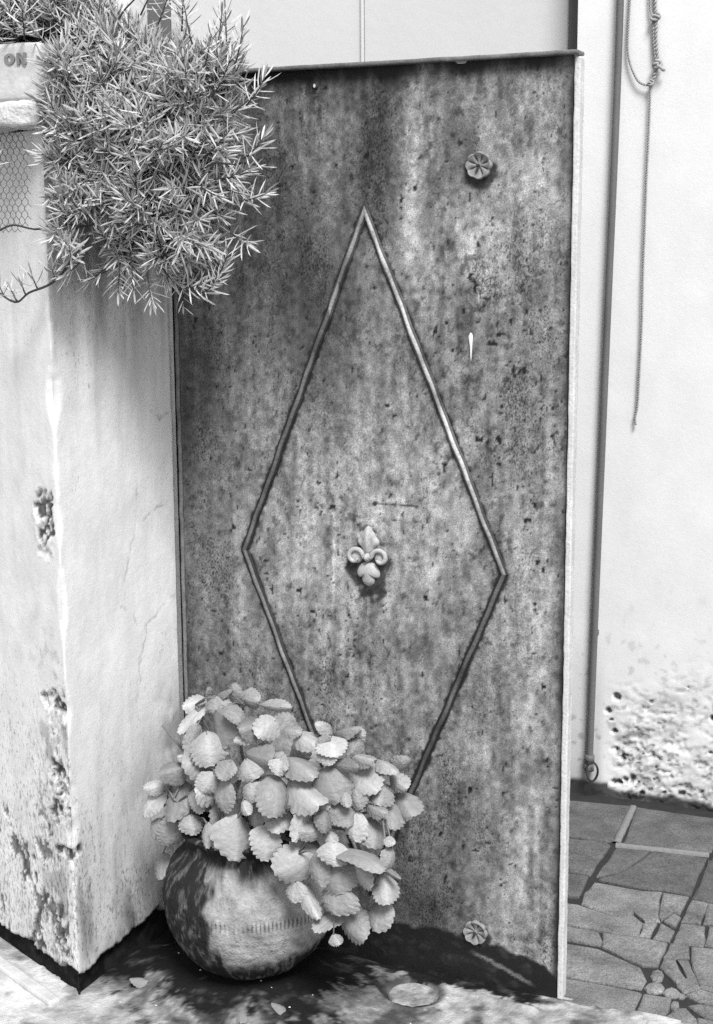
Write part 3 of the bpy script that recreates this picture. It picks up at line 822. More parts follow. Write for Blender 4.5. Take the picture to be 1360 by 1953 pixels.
# ================================================================== PLANTER on the cap
pln = empty('planter_trough', (-.3, -.25, 1.914))
tag(pln, 'pale cement planter trough with grey letters standing on the stone cap', 'planter')
PX0, PX1, PY0, PY1, PZ0, PZ1 = -.60, -.034, -.412, -.10, 1.9165, 2.030
for nm, a in (('front_panel', (PX0, PX1, PY0, PY0 + .03)), ('back_panel', (PX0, PX1, PY1 - .03, PY1)), ('end_panel', (PX0, PX0 + .03, PY0 + .0305, PY1 - .0305)), ('end_panel', (PX1 - .03, PX1, PY0 + .0305, PY1 - .0305))):
    rough_slab(nm, a[0], a[1], a[2], a[3], PZ0, PZ1, 150, .0025, M['trough'], pln, .02)
X, Y = np.meshgrid(np.linspace(PX0 + .02, PX1 - .02, 40), np.linspace(PY0 + .02, PY1 - .02, 24), indexing='ij')
link('soil', grid_mesh('soil', np.stack([X, Y, 2.018 + .010 * fbm(X * 20, Y * 20, 3, 160)], -1)), M['soil'], pln)
# lettering "ON" (the rest of the word lies outside the picture)
ly = PY0 - .0032
lz0, lz1 = 1.9875, 2.009
lv = []; lf = []


def lbox(u0, v0, u1, v1, u2, v2, u3, v3):
    b = len(lv)
    for yy in (ly, ly + .004):
        for (u, v) in ((u0, v0), (u1, v1), (u2, v2), (u3, v3)): lv.append((u, yy, v))
    lf.extend([(b, b + 1, b + 2, b + 3), (b + 7, b + 6, b + 5, b + 4)] + [(b + i, b + 4 + i, b + 4 + (i + 1) % 4, b + (i + 1) % 4) for i in range(4)])


cx, cz, ro, rz = -.104, (lz0 + lz1) / 2, .0125, (lz1 - lz0) / 2
n = 20
for i in range(n):
    a, b_ = 2 * PI * i / n, 2 * PI * (i + 1) / n
    lbox(cx + ro * math.cos(a), cz + rz * math.sin(a), cx + ro * math.cos(b_), cz + rz * math.sin(b_), cx + .32 * ro * math.cos(b_), cz + .55 * rz * math.sin(b_), cx + .32 * ro * math.cos(a), cz + .55 * rz * math.sin(a))
nx0 = -.0865; nw = .0062; nW = .0215
lbox(nx0, lz0, nx0 + nw, lz0, nx0 + nw, lz1, nx0, lz1)
lbox(nx0 + nW - nw, lz0, nx0 + nW, lz0, nx0 + nW, lz1, nx0 + nW - nw, lz1)
lbox(nx0 + nw + .0001, lz1, nx0 + nw + .0001, lz1 - .010, nx0 + nW - nw - .0001, lz0, nx0 + nW - nw - .0001, lz0 + .010)
link('lettering', mesh('lettering', lv, lf), M['letter'], pln)

# ================================================================== METAL GATE
gate = empty('metal_gate', (.46, 0, .01))
tag(gate, 'weathered grey sheet metal gate with raised diamond moulding and flower bosses', 'gate')
GX0, GX1, GZ0, GZ1 = .0245, .929, -.006, 1.990
xs = axis([(GX0, GX1, .0034)]); zs = axis([(GZ0, GZ1, .0038)])
X, Z = np.meshgrid(xs, zs, indexing='ij')
DT, DL_, DR_, DB = (.482, 1.703), (.181, .951), (.798, .944), (.487, .185)
t1 = fbm(X * 3.1, Z * 1.9, 4, 200)
st = fbm(X * 30, Z * 2.6, 4, 201)
st2 = fbm(X * 75, Z * 6, 3, 202)
mo = fbm(X * 24, Z * 13, 5, 203, .6)
fi = fbm(X * 90, Z * 80, 3, 204)
tone = .222 + .020 * t1 + .018 * st + .030 * st2 + .060 * mo + .05 * fi
# big masses: darker patches, paler chalked paint
mass = 0 * X
for (bx, bz, sx, sz, am) in ((.34, 1.50, .15, .20, -.40), (.20, 1.72, .16, .22, -.32), (.40, 1.25, .06, .2, -.14), (.52, 1.88, .045, .14, -.40), (.47, 1.80, .06, .10, -.28),
                             (.68, 1.86, .03, .08, -.34), (.72, 1.83, .02, .06, -.28), (.42, 1.93, .05, .05, -.2),
                             (.60, 1.86, .05, .08, .22), (.83, 1.80, .08, .10, .18), (.43, 1.86, .05, .06, .16), (.58, 1.56, .05, .16, .26), (.72, 1.62, .08, .10, .22),
                             (.60, 1.10, .10, .22, .16), (.44, 1.12, .10, .16, .16), (.56, 1.42, .06, .16, -.12), (.83, 1.30, .07, .20, -.16),
                             (.36, .80, .14, .14, .02), (.52, .55, .16, .12, .06), (.86, .70, .10, .30, .10), (.86, .25, .07, .2, .18), (.60, .28, .14, .10, -.22),
                             (.10, 1.15, .05, .30, -.14), (.09, .7, .06, .30, -.14), (.22, .62, .10, .15, -.12), (.60, .15, .12, .07, -.45), (.73, .38, .07, .08, -.18), (.09, 1.35, .06, .12, -.30)):
    e = np.exp(-((X - bx) / sx) ** 2 - ((Z - bz) / sz) ** 2 + .55 * mo)
    tone = tone * (1 + 1.0 * am * np.clip(e, 0, 1.25))
    mass = mass - am * .35 * np.clip(e, 0, 1.25)
# rust pits and blotches, thickest on the right half
dens = .52 * np.exp(-((X - .82) / .16) ** 2 - ((Z - 1.32) / .30) ** 2) + .16 * np.exp(-((X - .45) / .2) ** 2 - ((Z - 1.05) / .16) ** 2) + .30 * np.exp(-((X - .74) / .10) ** 2 - ((Z - 1.60) / .14) ** 2) + .16
dens = dens + .22 * np.exp(-((X - .30) / .22) ** 2 - ((Z - .75) / .25) ** 2)
pit = vnoise(X * 165, Z * 140, 210) * .62 + vnoise(X * 60, Z * 44, 211) * .38
thr = .865 - .20 * np.clip(dens, 0, 1)
pk = sstep(thr - .005, thr + .06, pit)
blot = sstep(.52 - .45 * dens, 1.05 - .35 * dens, fbm(X * 62, Z * 48, 4, 212, .7))
tone = tone * (1 - .85 * pk) * (1 - .45 * blot)
grit = .56 + .13 * fbm(X * 34, Z * 2.2, 4, 231) * .8 + .18 * fbm(X * 5, Z * 3, 4, 232) + .22 * fbm(X * 16, Z * 9, 4, 233) + .22 * (dens - .2)
# runs of dirt: down from the lip, down from the moulding
grit = grit + .30 * np.clip(fbm(X * 55, Z * 1.2, 3, 234), 0, 1) * sstep(1.25, 1.95, Z) + .25 * np.clip(fbm(X * 48, Z * 1.6 + 5, 3, 235), 0, 1) * sstep(.75, .2, Z)
# a scratched line and a scatter of pits above the ornament
for (ax, az, bx, bz, wd, am) in ((.50, 1.077, .60, 1.078, .0035, .75), (.60, 1.085, .66, 1.125, .004, .35), (.395, 1.06, .47, 1.045, .003, .35)):
    vx, vz = bx - ax, bz - az
    t = np.clip(((X - ax) * vx + (Z - az) * vz) / (vx * vx + vz * vz), 0, 1)
    dd = np.hypot(X - ax - t * vx, Z - az - t * vz) + .003 * fbm(X * 70, Z * 70, 2, 214)
    tone = tone * (1 - am * sstep(wd, wd * .2, dd))
# lip shadow and grime painted under the top; grime along stiles and moulding
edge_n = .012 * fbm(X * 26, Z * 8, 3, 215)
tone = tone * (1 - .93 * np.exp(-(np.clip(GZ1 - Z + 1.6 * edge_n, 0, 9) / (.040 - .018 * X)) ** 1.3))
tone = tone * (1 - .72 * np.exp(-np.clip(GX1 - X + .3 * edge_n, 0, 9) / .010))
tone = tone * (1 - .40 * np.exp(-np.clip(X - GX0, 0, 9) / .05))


def seg_dist(p, q):
    vx, vz = q[0] - p[0], q[1] - p[1]
    t = np.clip(((X - p[0]) * vx + (Z - p[1]) * vz) / (vx * vx + vz * vz), 0, 1)
    return np.hypot(X - p[0] - t * vx, Z - p[1] - t * vz)


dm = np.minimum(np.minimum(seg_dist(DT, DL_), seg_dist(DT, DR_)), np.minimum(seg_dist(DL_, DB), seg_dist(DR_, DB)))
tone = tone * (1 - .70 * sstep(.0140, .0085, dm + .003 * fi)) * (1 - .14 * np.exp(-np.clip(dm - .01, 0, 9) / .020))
for (ox, oz, r_, am) in ((.485, .956, .056, .72), (.735, 1.787, .038, .7), (.741, .120, .038, .7), (.371, 1.962, .010, .6)):  # shade and rust below the ornaments, painted onto the sheet
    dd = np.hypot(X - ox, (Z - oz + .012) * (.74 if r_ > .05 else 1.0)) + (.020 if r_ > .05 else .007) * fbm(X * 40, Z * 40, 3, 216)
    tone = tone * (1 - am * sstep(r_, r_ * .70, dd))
# pale runs of old whitewash
for (bx, z_hi_, z_lo_, wd, am) in ((.480, 1.00, .78, .004, .0), (.402, 1.06, .82, .0035, .45), (.486, .88, .76, .004, .35), (.372, 1.95, 1.80, .003, .2), (.735, 1.74, 1.62, .010, .18)):
    m_ = np.exp(-((X - bx + .003 * fbm(X * 4, Z * 12, 2, 217)) / wd) ** 2) * sstep(z_lo_, z_lo_ + .04, Z) * sstep(z_hi_, z_hi_ - .02, Z)
    tone = tone * (1 + am * m_)
# black ragged band along the bottom
arc = np.interp(X, [0, .45, .53, .62, .68, .74, .80, .854, .90, .93], [.10, .105, .104, .112, .106, .098, .095, .084, .066, .045]) + .010 * fbm(X * 30, Z * 30, 3, 218)
low_band = sstep(.006, -.004, Z - arc)
tone = tone * (1 - low_band) + (.008 + .026 * np.clip(fbm(X * 36, Z * 60, 4, 219) - .15, 0, 1)) * low_band
# a pale scuff low down inside the band
sc = sstep(.007, .002, np.abs(Z - np.interp(X, [.72, .80, .88], [.075, .052, .02]) + .004 * fi)) * sstep(.72, .76, X) * sstep(.885, .85, X)
tone = tone + .13 * sc * low_band
tone = np.clip(tone, .005, .62)
clean = low_band < .5
tone = np.where(clean, (.215 * (np.clip(tone, .01, 1) / .225) ** 1.7), tone)
tone = np.clip(tone, .005, .60)
grit = np.clip(grit + mass, .05, .95)
dent = .0022 * fbm(X * 2.6, Z * 2.0, 3, 220) + .0006 * fbm(X * 9, Z * 9, 3, 221) - .0012 * pk
Z[:, -1] = 1.9975 - .0052 * sstep(-.05, .35, fbm(X[:, -1] * 30, X[:, -1] * 0 + 2, 3, 236)) * sstep(.1, .3, fbm(X[:, -1] * 5, X[:, -1] * 0 + 2, 2, 238) + .3)
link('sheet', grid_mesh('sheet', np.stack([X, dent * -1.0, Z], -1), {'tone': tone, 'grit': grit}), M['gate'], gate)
link('back_sheet', box_mesh('back_sheet', GX0, GX1, .008, .0095, GZ0, GZ1 - .012), M['dark'], gate)


def wavy_bar(name, x0, x1, y0, y1, z0, z1, mat, seed, amp=.0012, n=None, bev=.003, vertical=True):
    """bar with softened arrises and slightly knocked edges, subdivided along its length"""
    bm = bmesh.new()
    bmesh.ops.create_cube(bm, size=1.0)
    for v in bm.verts:
        v.co = Vector((x0 + (v.co.x + .5) * (x1 - x0), y0 + (v.co.y + .5) * (y1 - y0), z0 + (v.co.z + .5) * (z1 - z0)))
    bmesh.ops.bevel(bm, geom=list(bm.edges), offset=bev, segments=2, profile=.5, affect='EDGES')
    ax = 2 if vertical else 0
    lo, hi = (z0, z1) if vertical else (x0, x1)
    k = n or int((hi - lo) / .012)
    for i in range(1, k):
        co = [0, 0, 0]; no = [0, 0, 0]; co[ax] = lo + (hi - lo) * i / k; no[ax] = 1
        bmesh.ops.bisect_plane(bm, geom=list(bm.verts) + list(bm.edges) + list(bm.faces), plane_co=co, plane_no=no)
    c = np.array([v.co[:] for v in bm.verts])
    s = c[:, ax]
    d1 = amp * fbm(s * 40, c[:, 1] * 60, 3, seed); d2 = amp * fbm(s * 40, c[:, 1] * 60 + 9, 3, seed + 3)
    c[:, 0 if vertical else 2] += d1; c[:, 1] += d2 * .6
    for v, q in zip(bm.verts, c): v.co = q
    me = bpy.data.meshes.new(name); bm.to_mesh(me); bm.free()
    return link(name, me, mat, gate, smooth=False)


wavy_bar('hinge_stile', .0140, .0230, -.004, .030, .012, 1.992, M['bar'], 300)
wavy_bar('closing_stile', .9310, .9440, -.006, .024, .002, 1.993, M['edge'], 303, .0007)
lipb = wavy_bar('top_rail', .004, .9420, -.020, .030, 1.9960, 2.0045, M['bar'], 306, .0006, vertical=False)
wavy_bar('bottom_rail', 0.0235, .926, .0105, .030, .014, .045, M['dark'], 309, .0015, vertical=False)
wavy_bar('back_rail', 0.0235, .926, .0105, .028, .98, 1.01, M['dark'], 310, .0015, vertical=False)


def moulding(p, q, pe, qe, seed):
    """half-round moulding strip with a rolled edge on each side, mitred against its neighbours (pe, qe: their far ends)"""
    V3 = lambda a: Vector((a[0], 0, a[1]))
    p, q, pe, qe = V3(p), V3(q), V3(pe), V3(qe)
    d = (q - p); Ln = d.length; d.normalize()
    nrm = Vector((-d.z, 0, d.x))

    def shear(v, far_self, far_other):
        m = ((far_self - v).normalized() + (far_other - v).normalized()).normalized()
        cr = lambda a, b_: a.x * b_.z - a.z * b_.x
        return -cr(nrm, m) / cr(d, m)
    k0 = shear(p, q, pe); k1 = shear(q, p, qe)
    prof = [(-.0085, .0015), (-.0082, -.0025), (-.0062, -.0034), (-.0048, -.0036), (-.0040, -.0066), (-.002, -.0090), (0, -.0096), (.002, -.0090), (.0040, -.0066), (.0048, -.0036), (.0062, -.0034), (.0082, -.0025), (.0085, .0015)]
    n = int(Ln / .012)
    P = np.zeros((n + 1, len(prof), 3))
    for i in range(n + 1):
        s = Ln * i / n
        for k, (u, v) in enumerate(prof):
            wob = .0008 * math.sin(s * 31 + seed) + .0006 * math.sin(s * 73 + seed * 2)
            wob *= min(1, 8 * min(i, n - i) / n)
            c = p + d * (s + u * (k0 * (1 - i / n) + k1 * i / n)) + nrm * (u + wob)
            P[i, k] = (c.x, .72 * v * (1 + .10 * math.sin(s * 47 + seed)) - .0005, c.z)
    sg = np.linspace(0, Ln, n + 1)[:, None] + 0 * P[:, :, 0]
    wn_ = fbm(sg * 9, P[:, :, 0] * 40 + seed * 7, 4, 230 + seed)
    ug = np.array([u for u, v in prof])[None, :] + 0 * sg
    if seed == 1: tn = np.where(sg < .20 + .05 * wn_, .30, .11)         # bar tones carry upper-right light plus grime; this one pale at the top
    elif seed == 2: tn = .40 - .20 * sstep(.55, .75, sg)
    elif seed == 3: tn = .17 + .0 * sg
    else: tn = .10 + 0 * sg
    tn = tn * (1 + .5 * wn_) * np.where(np.abs(ug) > .0045, .22, 1.0)     # side grooves darker
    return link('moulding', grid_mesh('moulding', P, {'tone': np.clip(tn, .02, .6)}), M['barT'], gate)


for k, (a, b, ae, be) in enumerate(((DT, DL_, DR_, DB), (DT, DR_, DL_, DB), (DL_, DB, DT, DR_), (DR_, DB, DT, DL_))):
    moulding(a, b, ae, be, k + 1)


def rosette(cx, cz, R_, name='rosette'):
    nr, nt = 22, 96
    P = np.zeros((nr + 1, nt + 1, 3))
    for i in range(nr + 1):
        for j in range(nt + 1):
            t = 2 * PI * j / nt + .25
            pet = abs(math.cos(4 * t))
            r = i / nr
            rad = R_ * r * (1 + .11 * (pet - .6) * r * r)
            if r < .13: h = .0045 + .0025 * math.cos(r / .13 * PI / 2)
            elif r < .20: h = .0045 - .003 * math.sin((r - .13) / .07 * PI / 2)
            elif r < .93:
                u = (r - .20) / .73
                h = .0015 + .0085 * u ** 1.7 - .0050 * (1 - pet) ** 2 * math.sin(PI * min(1, u * .9 + .05)) - .0022 * (1 - pet) * u
            else:
                u = (r - .93) / .07
                h = .010 - .0022 * (1 - pet) - .0125 * u ** 2
            P[i, j] = (cx + rad * math.sin(t), -.001 - h, cz + rad * math.cos(t))
    o = link(name, grid_mesh(name, P, flip=True), M['boss'], gate)
    b = Tubes().add([(cx, -.006, cz), (cx, -.011, cz), (cx, -.0125, cz)], [.0035, .0032, .0016], 10).build('boss_pin', M['dark'], o)
    return o


rosette(.735, 1.790, .0275)
rosette(.741, .122, .0275)


def lobed(name, outline, h, parent, mat, y0=-.001, rings=6, crease=None, cen=None, dome=1.6):
    """domed casting from a closed outline"""
    O = [Vector((x, z)) for x, z in outline]
    c = Vector(cen) if cen else sum(O, Vector((0, 0))) / len(O)
    n = len(O)
    P = np.zeros((rings + 1, n + 1, 3))
    for i in range(rings + 1):
        s = 1 - i / rings
        hh = h * (1 - s ** dome) ** .6
        for j in range(n + 1):
            o = O[j % n]
            q = c + (o - c) * s
            z_ = hh
            if crease: z_ += crease(q.x, q.y, s)
            P[i, j] = (q.x, y0 - max(z_, -.002 if i else 0) - (0 if i else -.002), q.y)
    area = sum(O[i].x * O[(i + 1) % n].y - O[(i + 1) % n].x * O[i].y for i in range(n))
    return link(name, grid_mesh(name, P, flip=area > 0), mat, parent)


# fleur ornament, about 10 x 14 cm
fl = empty('fleur_ornament', (.486, 0, .955))
fl.parent = gate; fl.matrix_parent_inverse = gate.matrix_world.inverted()
FX, FZ = .486, .957


def sym(half):
    return [(FX + 1.18 * x, FZ + z) for x, z in half] + [(FX - 1.18 * x, FZ + z) for x, z in reversed(half) if abs(x) > 1e-6]


def dense(o, n=4):
    P = spline([(x, 0, z) for x, z in o + [o[0]]], n)
    return [(p.x, p.z) for p in P[:-1]]


top = sym([(0, .071), (.006, .066), (.009, .060), (.013, .054), (.015, .048), (.021, .040), (.022, .032), (.018, .026), (.013, .020), (.010, .012), (.006, .006), (0, .004)])
lobed('petal', dense(top, 2), .012, fl, M['orn'], cen=(FX, FZ + .036), crease=lambda x, z, s: -.0035 * math.exp(-((abs(x - FX) - .011) / .0035) ** 2 - ((z - FZ - .036) / .007) ** 2) + .002 * math.exp(-((x - FX) / .004) ** 2))
bot = sym([(0, -.066), (.006, -.063), (.011, -.058), (.013, -.050), (.012, -.046), (.019, -.046), (.023, -.039), (.022, -.029), (.017, -.020), (.012, -.014), (0, -.010)])
lobed('petal', dense(bot, 2), .011, fl, M['orn'], cen=(FX, FZ - .033), crease=lambda x, z, s: -.003 * math.exp(-((abs(x - FX) - .010) / .003) ** 2 - ((z - FZ + .046) / .006) ** 2))
for sgn in (-1, 1):
    pts = []; rad = []
    for t in np.linspace(0, 1, 34):
        a = 1.9 * PI * t
        r = .0205 - .0150 * t
        cx, cz = FX + sgn * (.030), FZ + .001 - .002 * t
        pts.append((cx - sgn * r * math.cos(a) * 1.0, -.005 - .004 * t, cz + r * math.sin(a)))
        rad.append(.0058 - .0016 * t)
    pts = [(FX + sgn * .004, -.006, FZ + .004)] + pts; rad = [.005] + rad
    Tubes().add(pts, rad, 12).build('scroll', M['orn'], fl)
    lobed('scroll_eye', dense([(FX + sgn * .030 + .016 * math.cos(a), FZ + .016 * math.sin(a)) for a in np.linspace(0, 2 * PI, 13)[:-1]], 2), .005, fl, M['orn'])
kn = [(FX + .0085 * math.cos(a), FZ + .001 + .011 * math.sin(a)) for a in np.linspace(0, 2 * PI, 17)[:-1]]
lobed('knob', kn, .018, fl, M['orn'], dome=2.2)

Tubes().add([(.371, .004, 1.962), (.371, -.004, 1.962), (.371, -.0065, 1.962)], [.007, .007, .004], 12).build('bolt', M['dark'], gate)
link('bolt_tip', mesh('bolt_tip', [(.371 + .0028 * math.cos(a), -.0072, 1.9625 + .004 * math.sin(a)) for a in np.linspace(0, 2 * PI, 9)[:-1]], [tuple(range(8))[::-1]]), M['edge'], gate)
# white paint drip
drip = [(.7185, 1.452), (.7225, 1.449), (.7240, 1.440), (.7232, 1.428), (.7222, 1.412), (.7212, 1.398), (.7200, 1.391), (.7190, 1.400), (.7180, 1.420), (.7160, 1.434), (.7145, 1.444)]
lobed('paint_drip', dense(drip, 2), .0015, gate, M['crumb'], y0=-.0022, rings=3)

# ================================================================== CLAY POT
pot = empty('clay_pot', (POT_C[0], POT_C[1], POT_Z))
tag(pot, 'round clay pot with a combed band standing at the foot of the gate', 'pot')
prof = [(0, .0), (.070, 0), (.086, .003), (.108, .014), (.140, .040), (.168, .078), (.184, .118), (.1905, .155), (.189, .192), (.178, .230), (.160, .260), (.145, .279), (.137, .293), (.138, .306), (.148, .316), (.151, .323), (.144, .328), (.131, .325), (.127, .310), (.129, .285)]
pp = spline([(r, 0, z) for r, z in prof], 6)
nt = 1000
T = np.linspace(0, 2 * PI, nt + 1)
r0 = np.array([max(0, p.x) for p in pp]); z0 = np.array([p.z for p in pp])
Rg, Tg = np.meshgrid(r0, T, indexing='ij'); Zg, _ = np.meshgrid(z0, T, indexing='ij')
ca, sa = np.cos(Tg), np.sin(Tg)
# combed band of short upright strokes
band = np.exp(-((Zg - .168) / .0105) ** 4)
Rg = Rg + (.0030 * fbm(ca * 3, Zg * 12 + sa * 3, 3, 400) + .0012 * fbm(ca * 9, Zg * 60 + sa * 9, 4, 406) + .0006 * np.sin(Zg * 330 + 2 * ca)) * (Rg > .05)
comb = np.abs(np.sin(Tg * 64 + .6 * np.sin(Tg * 7)))
worn = sstep(-.25, .35, fbm(ca * 3 + 7, sa * 3 + Zg * 30, 3, 405))
band = band * (.25 + .75 * worn)
Rg = Rg - .0036 * band * sstep(.65, .25, comb)
tone = .30 + .07 * fbm(ca * 4 + 2, Zg * 22 + sa * 4, 4, 401) + .06 * fbm(ca * 14, Zg * 60 + sa * 14, 3, 402)
tone = tone * (1 - .55 * band * sstep(.6, .3, comb))
# damp foot; shade on one flank and under the leaves painted dark
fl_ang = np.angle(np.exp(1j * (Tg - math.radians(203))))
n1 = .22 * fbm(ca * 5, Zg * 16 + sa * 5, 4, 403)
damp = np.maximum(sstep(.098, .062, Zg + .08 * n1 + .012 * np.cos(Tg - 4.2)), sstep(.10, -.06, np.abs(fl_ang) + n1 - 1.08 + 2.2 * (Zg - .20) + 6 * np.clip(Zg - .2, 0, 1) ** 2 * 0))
damp = np.maximum(damp, sstep(.238, .285, Zg + .08 * n1))  # shade below the leaves, painted round the neck
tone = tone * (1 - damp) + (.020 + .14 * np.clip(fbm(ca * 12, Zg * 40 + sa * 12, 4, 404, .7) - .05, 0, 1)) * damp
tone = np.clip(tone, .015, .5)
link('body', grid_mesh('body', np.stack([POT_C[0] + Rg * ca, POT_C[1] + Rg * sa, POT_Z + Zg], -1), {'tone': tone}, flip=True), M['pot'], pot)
link('soil', mesh('soil', [(POT_C[0] + .132 * math.cos(a), POT_C[1] + .132 * math.sin(a), POT_Z + .298) for a in np.linspace(0, 2 * PI, 25)[:-1]], [tuple(range(24))]), M['soil'], pot)

# ================================================================== LEAFY PLANT in the pot
plant = empty('leafy_plant', (POT_C[0], POT_C[1], POT_Z + .32))
tag(plant, 'bushy plant with broad scalloped leaves growing in the clay pot', 'plant')


def leaf_mesh(seed):
    r = random.Random(seed)
    teeth = 6 + seed % 3
    rows = teeth * 3
    droop = r.uniform(.06, .28); fold = r.uniform(-.05, .16); wav = r.uniform(.01, .04); cup = r.uniform(-.60, -.12)
    tw = r.uniform(-.12, .12); wide = r.uniform(-.08, .06); curl = r.uniform(-.10, .30)
    us = (-1.0, -.80, -.55, -.28, 0.0, .28, .55, .80, 1.0)
    P = np.zeros((rows + 1, len(us), 3)); T_ = np.zeros((rows + 1, len(us)))
    for i in range(rows + 1):
        t = 1 - (1 - i / rows) ** 1.4
        # half width: short wedge base, broadest about the middle, blunt tip
        e = min(1.0, max(0.0, (t - .03) / .97))
        wd = .5 * (1 - abs(2 * (e ** (.82 + wide)) - 1) ** 2.2) ** .66 + .02
        ph = i % 3
        tooth = (-.034, .010, .034)[ph] * min(1, max(0, t - .12) * 5) * (1 if t < .99 else 0)   # saw teeth leaning to the tip
        asym = 1 + .08 * math.sin(t * 5 + seed)
        for k, u in enumerate(us):
            au = abs(u)
            ww = wd * (asym if u > 0 else 2 - asym) + tooth * max(0, au - .5) * 2
            x = u * max(ww, .012)
            y = t + (.03 if ph == 2 else 0) * au ** 4 * (t < .99) - .10 * u * u * (1 - t)
            z = fold * au * wd - droop * t * t - curl * max(0, t - .5) ** 2 * 1.6 + wav * math.sin(t * 8 + u * 2 + seed) * au + cup * u * u * wd * 1.2
            x += tw * t * t
            P[i, k] = (x, y, z)
            T_[i, k] = .27 + (.05 if u == 0 else 0) + .04 * t
    return grid_mesh('leaf', P, {'tone': T_})


LEAF_MESHES = [leaf_mesh(s) for s in range(9)]
for q in LEAF_MESHES: q.materials.append(M['leaf'])
CAMP = cam.matrix_world.translation.copy()
FRONT = Vector((.35, -.80, .55)).normalized()       # where the daylight comes from: leaves turn to it


def place_leaf(b, t, w, k, r):
    b = Vector(b); t = Vector(t)
    ax = t - b
    L_ = ax.length
    ax.normalize()
    nrm = (FRONT + Vector((r.uniform(-.65, .65), r.uniform(-.35, .35), r.uniform(-.45, .5))))
    nrm = (nrm - ax * nrm.dot(ax)).normalized()
    sx = ax.cross(nrm)
    mat = Matrix((sx, ax, nrm)).transposed().to_4x4()
    o = bpy.data.objects.new('leaf', LEAF_MESHES[k % len(LEAF_MESHES)])
    COL.objects.link(o)
    o.parent = plant
    o.matrix_parent_inverse = plant.matrix_world.inverted()
    o.matrix_world = Matrix.Translation(b) @ mat @ Matrix.Diagonal((w, L_, (w + L_) * .5, 1))
    return b


lr = random.Random(77)
bases = []
for i, (bx, by, bz, tx, ty, tz, w_) in enumerate(LEAVES):
    b = Vector((bx, by, bz)); t = Vector((tx, ty, tz))
    d = t - b
    # leaves are a little longer than what shows of them
    b = b - d * .02; t = t + d * .03
    bases.append(place_leaf(b, t, w_ * 1.16, i * 5 + lr.randrange(3), lr))
# leaves deeper in the crown
PC = Vector((.30, -.215, .46))
for i in range(26):
    th = lr.uniform(0, 2 * PI); ph = lr.uniform(-.25, 1.1)
    d = Vector((math.cos(th) * math.cos(ph) * 1.25, math.sin(th) * math.cos(ph) * .72, math.sin(ph) * .95))
    rr_ = lr.uniform(.08, .15)
    b = PC + d * rr_
    if b.x < .02: b.x = .02 + lr.uniform(0, .03)
    if b.y > -.035: b.y = -.035 - lr.uniform(0, .04)
    ax = (d + Vector((lr.uniform(-.5, .5), lr.uniform(-.5, .3), lr.uniform(-.9, .1)))).normalized()
    t = b + ax * lr.uniform(.05, .085)
    if t.x < -.02 or t.y > -.012: continue
    bases.append(place_leaf(b, t, lr.uniform(.05, .075), i, lr))
# stems: each carries the leaf stalks nearest to it
tips = [(.06, -.20, .46), (.10, -.25, .60), (.19, -.26, .66), (.30, -.25, .67), (.27, -.33, .55), (.38, -.32, .58), (.47, -.25, .62), (.55, -.24, .56), (.60, -.22, .47), (.17, -.33, .47), (.45, -.36, .50), (.47, -.35, .40), (.55, -.33, .36), (.13, -.22, .40), (.33, -.18, .62), (.62, -.20, .40)]
stems = []
for i, tp in enumerate(tips):
    tp = Vector(tp)
    root = Vector((POT_C[0] + .09 * math.cos(i * 2.4), POT_C[1] + .09 * math.sin(i * 2.4), POT_Z + .31))
    rim_pt = Vector((POT_C[0] + (tp.x - POT_C[0]) * .45, POT_C[1] + (tp.y - POT_C[1]) * .6, max(.40, tp.z * .8)))
    stems.append(spline([root, rim_pt, tp], 8))
stalks = [[] for _ in stems]
for b in bases:
    best = min(((p - b).length, si, pi) for si, s in enumerate(stems) for pi, p in enumerate(s[4:], 4))
    stalks[best[1]].append((stems[best[1]][best[2]], b, best[0]))
for s, sk in zip(stems, stalks):
    tb = Tubes().add(s, [.0055 - .003 * i / len(s) for i in range(len(s))], 8)
    for p, b, d_ in sk:
        if d_ > .004: tb.add([p, p.lerp(b, .5) + Vector((0, 0, .12 * d_)), b], [.0024, .002, .0017], 6)
    tb.build('stem', M['stem'], plant)

# ================================================================== ROSEMARY BUSH over the planter
bush = empty('rosemary_bush', (-.2, -.25, 2.02))
tag(bush, 'shaggy rosemary bush with narrow needle leaves spilling from the planter', 'bush')
NV = []; NF = []


def needle(p, d, up, L_, hw, bend):
    d = d.normalized()
    sd = d.cross(up)
    if sd.length < 1e-3: sd = d.cross(Vector((1, 0, 0)))
    sd.normalize()
    n = sd.cross(d)
    b = len(NV)
    for t, wf in ((0, .45), (.38, 1.0), (.78, .85)):
        c = p + d * (L_ * t) + n * (bend * L_ * t * t)
        NV.append(c - sd * hw * wf - n * hw * .35 * wf); NV.append(c + n * hw * .25 * wf); NV.append(c + sd * hw * wf - n * hw * .35 * wf)
    NV.append(p + d * L_ + n * (bend * L_))
    for k in (0, 3):
        NF.append((b + k, b + k + 1, b + k + 4, b + k + 3)); NF.append((b + k + 1, b + k + 2, b + k + 5, b + k + 4))
    NF.append((b + 6, b + 7, b + 9)); NF.append((b + 7, b + 8, b + 9))


TW = Tubes()
br = random.Random(5)


